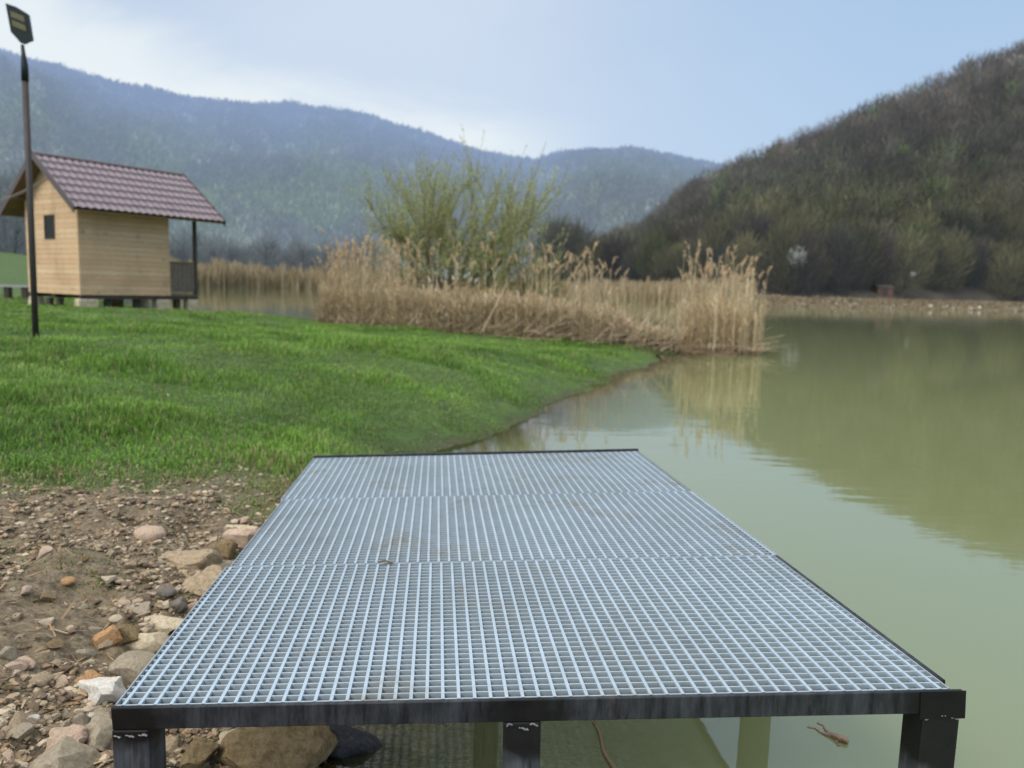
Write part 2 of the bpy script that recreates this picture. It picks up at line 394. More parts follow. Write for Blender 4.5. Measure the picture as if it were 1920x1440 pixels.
# ------------------------------------------------------------------ woodland
def slivers(cx, cy, cz, rad, hgt, K, col, wid, ln, cbase=.28, seed=0):
    """many thin upward twigs filling the crowns of N trees; all arguments are arrays of length N"""
    g = np.random.default_rng(seed); Nn = len(cx)
    u = g.normal(size=(Nn, K, 3)); u /= np.linalg.norm(u, axis=2)[..., None]
    q = u * (g.random((Nn, K, 1)) ** .42)
    ctr = np.stack([cx, cy, cz + hgt * (.5 + cbase / 2)], 1)[:, None]
    sc = np.stack([rad, rad, hgt * (1 - cbase) / 2], 1)[:, None]
    p = ctr + q * sc
    d = q * np.array([.9, .9, .5]) + np.array([0, 0, .75]) + g.normal(size=(Nn, K, 3)) * .28
    d /= np.linalg.norm(d, axis=2)[..., None]
    L = (ln * (.6 + .8 * g.random((Nn, K))))[..., None]
    a = g.random((Nn, K)) * math.pi
    s = np.stack([np.cos(a), np.sin(a), g.normal(size=(Nn, K)) * .2], 2) * (wid * (.6 + .8 * g.random((Nn, K))))[..., None]
    V = np.stack([p - d * L * .5 - s * .5, p - d * L * .5 + s * .5, p + d * L * .5 + s * .2, p + d * L * .5 - s * .2], 2)
    Fq = np.arange(Nn * K * 4).reshape(-1, 4)
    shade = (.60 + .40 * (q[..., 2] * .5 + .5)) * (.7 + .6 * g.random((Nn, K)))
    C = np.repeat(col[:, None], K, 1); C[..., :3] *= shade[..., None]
    C = np.repeat(C[:, :, None], 4, 2)
    return V.reshape(-1, 3), Fq, C.reshape(-1, C.shape[-1])

BROWN, GREYG, OLIVE = np.array([.135, .112, .098]), np.array([.095, .103, .082]), np.array([.165, .155, .080])
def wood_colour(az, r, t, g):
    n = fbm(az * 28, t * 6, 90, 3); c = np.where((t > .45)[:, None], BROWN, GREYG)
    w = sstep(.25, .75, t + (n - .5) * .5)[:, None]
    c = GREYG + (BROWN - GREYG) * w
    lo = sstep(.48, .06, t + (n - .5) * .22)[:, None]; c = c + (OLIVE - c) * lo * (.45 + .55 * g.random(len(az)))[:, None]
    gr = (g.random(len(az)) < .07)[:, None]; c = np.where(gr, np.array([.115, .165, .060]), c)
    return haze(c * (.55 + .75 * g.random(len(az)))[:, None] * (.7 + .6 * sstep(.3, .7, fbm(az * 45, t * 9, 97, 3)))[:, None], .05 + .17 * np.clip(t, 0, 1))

g = np.random.default_rng(5)
Nt = 2600
az = R_(2) + (R_(52) - R_(2)) * g.random(Nt); t = g.random(Nt) ** .8 * 1.12
base = np.interp(az, NSH_A, NSH_R); r = base + 20 + 172 * t
zz = near_h(az, r); hgt = 8.5 + 6 * g.random(Nt); rad = 2.8 + 2.3 * g.random(Nt)
lowtail = sstep(R_(7), R_(3), az); hgt *= 1 - .3 * lowtail
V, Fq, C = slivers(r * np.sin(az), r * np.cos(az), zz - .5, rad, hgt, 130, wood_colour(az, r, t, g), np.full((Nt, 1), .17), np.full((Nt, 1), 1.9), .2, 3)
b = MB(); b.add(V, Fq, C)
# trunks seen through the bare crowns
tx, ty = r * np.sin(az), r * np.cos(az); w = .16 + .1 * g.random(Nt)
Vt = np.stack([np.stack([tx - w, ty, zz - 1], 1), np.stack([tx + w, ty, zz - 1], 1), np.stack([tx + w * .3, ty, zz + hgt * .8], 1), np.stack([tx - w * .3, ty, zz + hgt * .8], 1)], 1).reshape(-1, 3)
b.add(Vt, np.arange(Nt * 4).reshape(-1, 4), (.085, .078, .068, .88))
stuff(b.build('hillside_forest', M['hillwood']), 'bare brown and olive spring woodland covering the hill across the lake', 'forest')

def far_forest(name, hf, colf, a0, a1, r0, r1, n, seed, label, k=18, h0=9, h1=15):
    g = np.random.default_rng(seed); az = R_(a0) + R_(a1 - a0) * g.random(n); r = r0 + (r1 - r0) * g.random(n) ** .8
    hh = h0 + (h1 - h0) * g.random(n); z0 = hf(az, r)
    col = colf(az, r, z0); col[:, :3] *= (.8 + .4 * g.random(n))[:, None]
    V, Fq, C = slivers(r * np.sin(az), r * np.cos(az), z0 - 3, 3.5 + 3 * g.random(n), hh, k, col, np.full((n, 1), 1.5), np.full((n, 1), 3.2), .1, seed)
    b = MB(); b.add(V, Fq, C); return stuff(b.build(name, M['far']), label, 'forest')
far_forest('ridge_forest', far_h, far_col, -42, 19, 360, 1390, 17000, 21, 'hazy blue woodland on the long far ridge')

# individual trees: prototypes with trunk and crown, then copies
def make_tree(name, seed, hgt, rad, K, wid, ln, cbase=.25, leaf=None):
    g = np.random.default_rng(seed)
    root = bpy.data.objects.new(name, None); root.empty_display_size = .5; COL.objects.link(root)
    tb = MB(); top = np.array([g.normal() * .4, g.normal() * .4, hgt * .82])
    tr = [np.array([0, 0, -1.0]), np.array([0, 0, hgt * .2]), top * .55 + np.array([.15, .1, 0]), top]
    tb.tube(tr, [.22, .17, .11, .03], 6)
    for i in range(9):
        f = .28 + .6 * g.random(); p0 = top * f; a = g.random() * 6.28
        q = p0 + np.array([math.cos(a) * rad * .75, math.sin(a) * rad * .75, hgt * .25 * (1.2 - f)])
        tb.tube([p0, (p0 + q) / 2 + np.array([0, 0, -.15]), q], [.09, .06, .02], 5)
    tb.build('trunk', M['bark'], root)
    one = np.ones(1)
    V, Fq, C = slivers(0 * one, 0 * one, 0 * one, rad * one, hgt * one, K, np.ones((1, 3)), np.full((1, 1), wid), np.full((1, 1), ln), cbase, seed)
    cb = MB(); cb.add(V, Fq, C); cb.build('crown', M['crown'], root); return root
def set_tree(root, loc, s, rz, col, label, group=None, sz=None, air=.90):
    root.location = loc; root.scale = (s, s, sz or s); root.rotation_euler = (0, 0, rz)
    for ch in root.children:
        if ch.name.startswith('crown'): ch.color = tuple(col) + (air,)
    return tag(root, label, 'tree', group)
def copy_tree(root):
    r = root.copy(); COL.objects.link(r)
    for ch in root.children:
        c = ch.copy(); COL.objects.link(c); c.parent = r
    return r
PROTO = [make_tree('woodland_tree', 100 + i, 10.5, 3.0 + .3 * i, 1100, .10, 1.9, .06) for i in range(4)]
used = [False] * 4
def place_tree(x, y, z, s, col, label, group=None, sz=None, air=.90):
    i = random.randrange(4); o = PROTO[i] if not used[i] else copy_tree(PROTO[i]); used[i] = True
    return set_tree(o, (x, y, z), s, random.random() * 6.28, col, label, group, sz, air)

g = np.random.default_rng(31); random.seed(3)
for i in range(150):
    a = R_(5.2) + (R_(42) - R_(5.2)) * (i + g.random()) / 150; q = float(np.interp(a, NSH_A, NSH_R)) - 1 + 34 * g.random() ** 1.4
    zt = float(near_h(np.array([a]), np.array([q]))[0])
    c = [OLIVE * .72, BROWN * .55, OLIVE * .46, GREYG * .52, np.array([.095, .115, .042])][g.choice(5, p=[.34, .18, .2, .18, .10])] * (.65 + .6 * g.random())
    place_tree(q * math.sin(a), q * math.cos(a), zt - 1.4, (.85 + .60 * g.random()), c, 'leafless brown or olive tree in the lakeside edge of the hill woodland', 'lakeside woodland trees')
# the tree belt behind the reed bank, under the far ridge
for i in range(64):
    px = -60 + 760 * (i + g.random()) / 64; a = bearing(px, 500)[0]; q = 245 + 70 * g.random()
    if px < 60: q = 105 + 25 * g.random()
    zt = float(ground_z(np.array([q * math.sin(a)]), np.array([q * math.cos(a)]))[0])
    c = np.array([.125, .145, .145]) * (.75 + .4 * g.random()) + np.array([.012, .016, .02])
    place_tree(q * math.sin(a), q * math.cos(a), zt - 2.5, 1.15 + .55 * g.random() if px > 60 else .95 + .3 * g.random(), c, 'dark grey bare tree in the belt behind the reed bank', 'trees of the dark belt behind the reed bank', None, .74)
for i in range(12):
    px = 1035 + 175 * i / 12; a = bearing(px, 500)[0]; q = 196 + 18 * g.random()
    place_tree(q * math.sin(a), q * math.cos(a), 1.0, 1.25 + .35 * g.random() + .35 * (i < 4), np.array([.085, .088, .066]) * (.8 + .5 * g.random()), 'dark leafless tree at the foot of the hill behind the tan reeds', 'dark trees at the foot of the hill')
blossom = make_tree('blossom_tree', 140, 10.5, 3.0, 330, .16, 1.5, .30); blossom_used = False
def place_blossom(px, py, q, s, sz, col, label, zg=None):
    global blossom_used
    a, e = bearing(px, py); o = copy_tree(blossom) if blossom_used else blossom; blossom_used = True
    set_tree(o, (q * math.sin(a), q * math.cos(a), EYE + e * q - sz * 7.0), s, random.random() * 6.28, col, label, None, sz)
def special(px, py, q, s, col, label, sz=None):
    a, e = bearing(px, py); z0 = float(near_h(np.array([a]), np.array([q]))[0])
    top = EYE + e * q
    place_tree(q * math.sin(a), q * math.cos(a), top - s * 6.2, s, col, label, None, sz or s * .8)
place_blossom(1495, 480, 140.5, .60, .50, (.58, .61, .58), 'small white blossoming tree low in the lakeside woodland')
place_blossom(1335, 332, 300, 1.25, .60, (.42, .45, .38), 'pale blossoming tree on the skyline at the low end of the hill')
place_blossom(1905, 118, 340, 1.2, .8, (.34, .34, .33), 'pale grey tree high up on the hill crest')
special(1690, 285, 255, .9, (.15, .24, .08), 'fresh green tree halfway up the wooded hill')
special(1838, 305, 265, .8, (.16, .28, .07), 'bright green young tree up the slope above the shore trees')
place_blossom(1712, 514, 153, .17, .13, (.4, .4, .43), 'tiny white flowering shrub among trunks by the far shore')

# ------------------------------------------------------------------ reeds
TAN = np.array([[.56, .46, .30], [.66, .56, .37], [.46, .36, .23], [.58, .46, .29], [.72, .64, .46]])
def reeds(xs, ys, zs, hs, seed, plume_p, lean=.06, w=.007, leaves=4, dark=1.0):
    """dry reed stalks with leaves and feathery heads"""
    g = np.random.default_rng(seed); n = len(xs); b = MB()
    col = TAN[g.integers(0, 5, n)] * (.62 + .55 * g.random(n))[:, None] * dark
    P0 = np.stack([xs, ys, zs], 1); a = g.random(n) * 6.28; ln = np.abs(g.normal(size=n)) * lean
    tip = P0 + np.stack([np.cos(a) * ln * hs, np.sin(a) * ln * hs, hs * np.sqrt(np.clip(1 - ln ** 2, .1, 1))], 1)
    mid = (P0 + tip) / 2 + np.stack([-np.cos(a) * ln * hs * .12, -np.sin(a) * ln * hs * .12, 0 * hs], 1)
    def ribbon(A, B, Cc, wa, wb, wc, col, ang):
        s = np.stack([np.cos(ang), np.sin(ang), 0 * ang], 1)
        V = np.stack([A - s * wa, A + s * wa, B - s * wb, B + s * wb, Cc - s * wc, Cc + s * wc], 1).reshape(-1, 3)
        o = np.arange(len(A))[:, None] * 6
        Fq = np.concatenate([o + np.array([[0, 1, 3, 2]]), o + np.array([[2, 3, 5, 4]])])
        b.add(V, Fq, np.repeat(col, 6, 0))
    shade = np.ones((n, 1))
    for k in range(2):
        ang = a * .3 + k * math.pi / 2 + g.normal(size=n) * .3
        ribbon(P0, mid, tip, np.full((n, 1), w), np.full((n, 1), w * .85), np.full((n, 1), w * .4), col, ang)
    for k in range(leaves):
        f = .15 + .7 * g.random(n); st = P0 + (tip - P0) * f[:, None]; ang = g.random(n) * 6.28; L = .28 + .35 * g.random(n)
        d = np.stack([np.cos(ang), np.sin(ang), .9 + g.normal(size=n) * .5], 1); d /= np.linalg.norm(d, axis=1)[:, None]
        e = st + d * L[:, None]; mm = (st + e) / 2 + np.array([0, 0, .05]); e = e - np.array([0, 0, .10])
        ribbon(st, mm, e, np.full((n, 1), w * .8), np.full((n, 1), w * 1.3), np.full((n, 1), w * .15), col * .95, ang + 1.57)
    ip = np.where(g.random(n) < plume_p)[0]; m = len(ip)
    if m:
        dirn = (tip - mid)[ip]; dirn /= np.linalg.norm(dirn, axis=1)[:, None]; side = np.stack([np.cos(a[ip]), np.sin(a[ip]), 0 * a[ip]], 1)
        for k in range(22):
            f = g.random(m); bend = side * (f ** 2 * .10)[:, None]
            c = tip[ip] + dirn * (f * .26 - .05)[:, None] + bend - np.array([0, 0, 1]) * (f ** 2 * .06)[:, None]
            dd = g.normal(size=(m, 3)) * .5 + dirn * .8 + side * .5; dd /= np.linalg.norm(dd, axis=1)[:, None]
            L = (.10 * (1 - .55 * f) + .03)[:, None]; ang = g.random(m) * 6.28; s = np.stack([np.cos(ang), np.sin(ang), g.normal(size=m) * .4], 1) * w * 1.5
            V = np.stack([c - s, c + s, c + dd * L], 1).reshape(-1, 3)
            pc = np.array([.56, .43, .28]) * (.75 + .6 * g.random(m))[:, None]
            b.add(V, np.arange(m * 3).reshape(-1, 3), np.repeat(pc, 3, 0))
    return b
def litter(b, x0, x1, yf, n, seed, zf, spread=1.0, up=.35):
    """collapsed stalks lying at the foot of the reeds"""
    g = np.random.default_rng(seed); xs = x0 + (x1 - x0) * g.random(n); ys = yf(xs) + g.normal(size=n) * spread * .45; zs = zf(xs, ys) + .02 + .25 * g.random(n) ** 2
    a = g.random(n) * 6.28; L = .4 + .9 * g.random(n); d = np.stack([np.cos(a), np.sin(a), g.random(n) * up], 1)
    P0 = np.stack([xs, ys, zs], 1); P1 = P0 + d * L[:, None]; s = np.stack([-np.sin(a), np.cos(a), .5 + 0 * a], 1) * .009
    V = np.stack([P0 - s, P0 + s, P1 + s * .4, P1 - s * .4], 1).reshape(-1, 3)
    c = np.array([.54, .43, .29]) * (.4 + .75 * g.random(n))[:, None]
    b.add(V, np.arange(n * 4).reshape(-1, 4), np.repeat(c, 4, 0))

wz = lambda x, y: np.maximum(ground_z(x, y), -.35)
bed_front = lambda xs: np.interp(xs, [-8, -6.3, -4.6, -3.2, -1.45, .5, 2.3, 4.0, 4.6], [25.6, 24.6, 22.6, 21.0, 19.3, 18.6, 19.1, 20.1, 20.2])
g = np.random.default_rng(61)
n = 7600; xs = -6.3 + 10.5 * g.random(n); ys = bed_front(xs) + .1 + 2.6 * g.random(n)
dens = noise(xs * 1.4, ys * .8, 15); kp = dens > .24; xs, ys, dens = xs[kp], ys[kp], dens[kp]; n = len(xs)
tall = np.interp(xs, [-6.4, -5.5, -4.2, -3, 0, 1.8, 2.3, 3.2, 4.2], [1.0, 1.0, .8, .25, .1, .40, .50, .06, .03])
hs = np.interp(xs, [-6.4, -3, 0, 2.5, 3.4, 4.2], [1.30, 1.10, .98, .80, .36, .42]) * (.62 + .48 * g.random(n)) + (g.random(n) < tall * .16) * (.5 + 1.0 * g.random(n))
pl = .5
b = reeds(xs, ys, wz(xs, ys), hs, 62, np.where(hs > 1.6, .85, .04), .10, .0075, 3)
litter(b, -6.4, 4.6, lambda q: bed_front(q) + .1, 1300, 63, wz, .9, 1.1)
stuff(b.build('reed_bed', M['reed']), 'long dry tan reed bed lining the back edge of the lawn', 'reeds')

g = np.random.default_rng(65)
n = 620; ca = g.random(n) * 6.28; cr = np.sqrt(g.random(n)); xs = 5.5 + cr * np.cos(ca) * 1.12; ys = 20.6 + cr * np.sin(ca) * 1.0
hs = np.where(g.random(n) < .11, 1.75 + 1.15 * g.random(n) * np.interp(xs, [4.3, 4.9, 6.6], [.75, 1.0, .5]), .9 + .75 * g.random(n))
b = reeds(xs, ys, np.full(n, -.2), hs + .2, 66, np.where(hs > 1.75, .9, .05), .055, .0075, 3, 1.12)
litter(b, 4.4, 6.3, lambda q: np.full_like(q, 20.15), 350, 67, lambda a_, b_: np.zeros_like(a_), 0.45, .35)
stuff(b.build('reed_clump', M['reed']), 'tall pale reed clump with feathery heads standing in the lake', 'reeds')

# hummock of dead stems the clump grows from
b = MB(); th = np.linspace(0, 6.283, 40, endpoint=False)
rings = []
for k, (rr_, zz_) in enumerate([(1.0, -.25), (.97, .03), (.8, .09), (.4, .14), (.02, .15)]):
    q = rr_ * (1 + .12 * np.sin(th * 3 + 1) + .06 * np.sin(th * 7)); rings.append(np.stack([5.5 + q * np.cos(th) * 1.1, 20.55 + q * np.sin(th) * 1.0, zz_ + .04 * np.sin(th * 9 + k)], 1))
i = np.arange(4)[:, None] * 40; k = np.arange(40)[None]; b.add(np.concatenate(rings), np.stack([i + k, i + (k + 1) % 40, i + 40 + (k + 1) % 40, i + 40 + k], -1).reshape(-1, 4), (.20, .145, .09))
structure(b.build('mud_bank', M['reed'], smooth=True))

# far banks of reeds
g = np.random.default_rng(69)
def far_reeds(name, px0, px1, r0, r1, n, h, label, seed, depth=7, w=.11):
    """reeds standing in a strip along the far waterline between two bearings"""
    g = np.random.default_rng(seed); az = bearing(px0, 545)[0] + (bearing(px1, 545)[0] - bearing(px0, 545)[0]) * g.random(n * 14); q = r0 + (r1 - r0) * g.random(n * 14)
    p = np.stack([q * np.sin(az), q * np.cos(az)], 1); sd_r = lake_sd(p[:, 0], p[:, 1]); p = p[(sd_r > -1.5) & (sd_r < depth)][:n]; n = len(p); t = np.arctan2(p[:, 0], p[:, 1]) * 40
    z0 = np.maximum(ground_z(p[:, 0], p[:, 1]), -.2)
    dk = .82 if h > 2 else .58
    hh = h * (.6 + .5 * g.random(n)) * (.75 + .5 * noise(t * 9, t * 0, seed))
    b = reeds(p[:, 0], p[:, 1], z0, hh, seed, np.full(n, .0), .12, w, 1, dk)
    return stuff(b.build(name, M['reed']), label, 'reeds')
far_reeds('far_reed_bank', 300, 800, 190, 250, 6500, 5.2, 'tan reed bank beyond the water behind the hut', 70)
far_reeds('lakeside_reeds', 800, 1415, 105, 245, 6500, 3.2, 'low tan reed strip along the far shore below the hill', 71, 7, .09)
far_reeds('shore_grass', 1400, 1990, 112, 200, 4200, .42, 'dry pale grass along the far stony shore', 72, 7, .07)


# ------------------------------------------------------------------ willow
def willow():
    g = np.random.default_rng(85)
    base = at_y(842, 552, 26.0); base[2] = .15
    root = thing('willow_tree', 'many-stemmed willow with fresh yellow-green leaves rising from the reeds', 'tree', base)
    tb, bb, lb = MB(), MB(), MB()
    def curve(p, d, L, n, bendup, wob):
        pts = [p]; d = d / np.linalg.norm(d)
        for _ in range(n):
            d = d + np.array([0, 0, bendup]) + g.normal(size=3) * wob; d /= np.linalg.norm(d); pts.append(pts[-1] + d * L / n)
        return np.array(pts), d
    tips = []
    mains = [((.75, .1, .9), 2.6, .10), ((.35, -.3, 1.2), 2.6, .075), ((-.5, .2, 1.1), 2.7, .075), ((-.95, -.2, .95), 2.5, .06), ((.05, .4, 1.3), 2.9, .07), ((1.15, -.1, .75), 2.6, .06),
             ((-.2, -.4, 1.2), 2.6, .06), ((.55, .5, 1.0), 2.4, .055), ((-.75, .5, .8), 2.3, .05)]
    for d, L, r in mains:
        P, dd = curve(np.zeros(3), np.array(d), L, 7, .05, .10)
        tb.tube(P, np.linspace(r, r * .45, len(P)), 7)
        for j in range(13):
            f = .25 + .75 * g.random(); k = min(int(f * 7), 6); p0 = P[k] + (P[k + 1] - P[k]) * (f * 7 - k)
            d2 = dd * .6 + g.normal(size=3) * np.array([.75, .6, .35]) + np.array([0, 0, .12])
            Q, e2 = curve(p0, d2, 1.1 + .85 * g.random(), 6, .06, .10)
            bb.tube(Q, np.linspace(r * .25, .006, len(Q)), 5)
            for _ in range(13):
                f2 = .2 + .8 * g.random(); k2 = min(int(f2 * 6), 5); q0 = Q[k2] + (Q[k2 + 1] - Q[k2]) * (f2 * 6 - k2)
                d3 = e2 * .7 + g.normal(size=3) * .42 + np.array([0, 0, .35])
                T, _e = curve(q0, d3, .45 + .65 * g.random(), 4, .10, .08)
                bb.tube(T, np.linspace(.007, .003, len(T)), 3, cap=False); tips.append(T)
    tips = np.array(tips)
    n = len(tips); K = 34
    f = g.random((n, K)) * 3.999; k = f.astype(int); fr = (f - k)[..., None]; I = np.arange(n)[:, None]
    p = tips[I, k] * (1 - fr) + tips[I, k + 1] * fr
    d = g.normal(size=(n, K, 3)) + np.array([0, 0, .9]); d /= np.linalg.norm(d, axis=2)[..., None]
    s = np.cross(d, g.normal(size=(n, K, 3))); s /= np.linalg.norm(s, axis=2)[..., None]
    L = (.030 + .034 * g.random((n, K, 1)))
    V = np.stack([p, p + d * L * .5 + s * L * .22, p + d * L, p + d * L * .5 - s * L * .22], 2).reshape(-1, 3)
    c = np.array([.37, .45, .17]) * (.6 + .7 * g.random((n, K, 1))) * np.ones(3); c = c * np.array([1, 1, 1]) + np.array([.05, .0, 0]) * g.random((n, K, 1))
    kp = np.repeat((g.random((n, K)) < .75)[..., None], 4, 2).reshape(-1)
    lb.add(V[kp], np.arange(kp.sum()).reshape(-1, 4), np.repeat(c[:, :, None], 4, 2).reshape(-1, 3)[kp])
    root.scale = (1.30, 1.25, 1.48)
    tb.build('trunk', M['willow_bark'], root, smooth=True); bb.build('branches', M['willow_twig'], root)
    lb.build('foliage', M['leaf'], root)
willow()
# brushy shrubs beside the willow
def shrub(px, py_base, y, h, rad, col, label, seed):
    p = at_y(px, py_base, y); p[2] = 0.1
    root = thing('shrub', label, 'shrub', p); g = np.random.default_rng(seed); sb, cb = MB(), MB()
    for i in range(14):
        a = g.random() * 6.28; q = np.array([math.cos(a) * rad * .7 * g.random(), math.sin(a) * rad * .5 * g.random(), h * (.6 + .4 * g.random())])
        sb.tube([np.zeros(3), q * .5 + np.array([0, 0, .1]), q], [.03, .02, .006], 5)
    sb.build('stems', M['willow_bark'], root); one = np.ones(1)
    V, Fq, C = slivers(0 * one, 0 * one, 0 * one, rad * one, h * one, 1400, np.array([col]), np.full((1, 1), .022), np.full((1, 1), .40), .15, seed)
    cb.add(V, Fq, C); cb.build('twigs', M['leaf'], root)
shrub(985, 560, 29, 2.9, 1.25, (.20, .18, .075), 'olive brown shrub beside the willow behind the reeds', 3)
shrub(1030, 560, 30.5, 1.9, .8, (.17, .17, .07), 'low dull green shrub between the willow and the dark trees', 4)

# ------------------------------------------------------------------ meadow grass
def grass():
    g = np.random.default_rng(91); n = 330000
    r = np.exp(np.log(2.6) + (np.log(34) - np.log(2.6)) * g.random(n) ** .85); az = R_(-44) + R_(64) * g.random(n)
    xs, ys = r * np.sin(az), r * np.cos(az)
    sd = lake_sd(xs, ys); so = soil_mask(xs, ys)
    kp = (sd > -.03 + .06 * g.random(n)) & (g.random(n) > so * (1.12 - .40 * (noise(xs * 3, ys * 3, 44) > .66)))
    kp &= (ys < 30) & ((ys < np.interp(xs, [-6.4, -6.3, -4.6, -3.2, -1.45, .5, 2.3, 4.0, 4.6], [40, 24.6, 22.6, 21.0, 19.3, 18.6, 19.1, 20.1, 20.2]) + .35 * g.random(n)))
    xs, ys, r, sd, so = xs[kp], ys[kp], r[kp], sd[kp], so[kp]; n = len(xs); zs = ground_z(xs, ys) - .01
    tus = fbm(xs * .9, ys * .9, 12, 4); t2 = noise(xs * 3.1, ys * 3.1, 14)
    h = (.040 + .085 * sstep(.38, .72, tus) * (.3 + .9 * t2)) * (.55 + .8 * g.random(n)) * (1 - .5 * so) * (.55 + .45 * sstep(0, .8, sd))
    h *= (.75 + .35 * sstep(3, 8, r)) * (1 - .6 * np.exp(-((xs + 10.8) ** 2 + (ys - 21.6) ** 2) / 7.0))
    a = g.random(n) * 6.28; ln = .2 + .55 * g.random(n); d = np.stack([np.cos(a), np.sin(a), 0 * a], 1)
    w = np.maximum(.0032, .00042 * r)[:, None] * (.7 + .6 * g.random(n))[:, None]
    s = np.stack([-np.sin(a), np.cos(a), 0 * a], 1) * w
    P = np.stack([xs, ys, zs], 1); up = np.array([0, 0, 1.0])
    m = P + d * (ln * h * .35)[:, None] + up * (h * .62)[:, None]; tp = P + d * (ln * h)[:, None] + up * (h * (1 - .35 * ln))[:, None]
    V = np.stack([P - s, P + s, m + s * .8, m - s * .8, tp], 1).reshape(-1, 3)
    o = np.arange(n)[:, None] * 5
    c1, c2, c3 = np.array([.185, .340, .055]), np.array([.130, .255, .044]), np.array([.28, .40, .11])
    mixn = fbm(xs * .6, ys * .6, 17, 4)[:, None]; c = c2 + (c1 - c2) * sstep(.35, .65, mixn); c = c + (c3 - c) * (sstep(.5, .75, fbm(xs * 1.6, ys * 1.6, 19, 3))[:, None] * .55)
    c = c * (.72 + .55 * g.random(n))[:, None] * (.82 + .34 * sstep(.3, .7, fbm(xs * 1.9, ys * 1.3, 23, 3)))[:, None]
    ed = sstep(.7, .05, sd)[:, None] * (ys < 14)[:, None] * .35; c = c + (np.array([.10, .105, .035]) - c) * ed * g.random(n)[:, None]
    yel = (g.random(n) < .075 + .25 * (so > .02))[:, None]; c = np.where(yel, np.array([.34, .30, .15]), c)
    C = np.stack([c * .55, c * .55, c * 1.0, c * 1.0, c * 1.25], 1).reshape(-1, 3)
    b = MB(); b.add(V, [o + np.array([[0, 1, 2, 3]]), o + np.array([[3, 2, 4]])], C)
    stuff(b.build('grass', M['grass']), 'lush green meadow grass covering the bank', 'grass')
grass()

# yellow flowers by the lamp post are too small to count one by one with the grass: a few real heads
# ------------------------------------------------------------------ stones
def rock_mesh(name, seed, sub=3, flat=.65, elong=1.0, facets=7, rough=.10):
    g = np.random.default_rng(seed); bm = bmesh.new(); bmesh.ops.create_icosphere(bm, subdivisions=sub, radius=1.0)
    pl = [(q / np.linalg.norm(q), (.40 if facets > 4 else .66) + .34 * g.random()) for q in g.normal(size=(facets, 3))]
    ph = g.random(3) * 30
    for v in bm.verts:
        p = np.array(v.co)
        for nn, dd in pl:
            ex = p @ nn - dd
            if ex > 0: p = p - nn * ex * .92
        k = 1 + (float(fbm(np.array([p[0] * 2.2 + ph[0]]), np.array([p[1] * 2.2 + p[2] * 1.7 + ph[1]]), seed, 4)[0]) - .5) * rough * 2
        p = p * k; v.co = (p[0] * elong, p[1], p[2] * flat)
    me = bpy.data.meshes.new(name); bm.to_mesh(me); bm.free()
    me.polygons.foreach_set('use_smooth', np.ones(len(me.polygons), bool)); me.set_sharp_from_angle(angle=math.radians(24)); return me
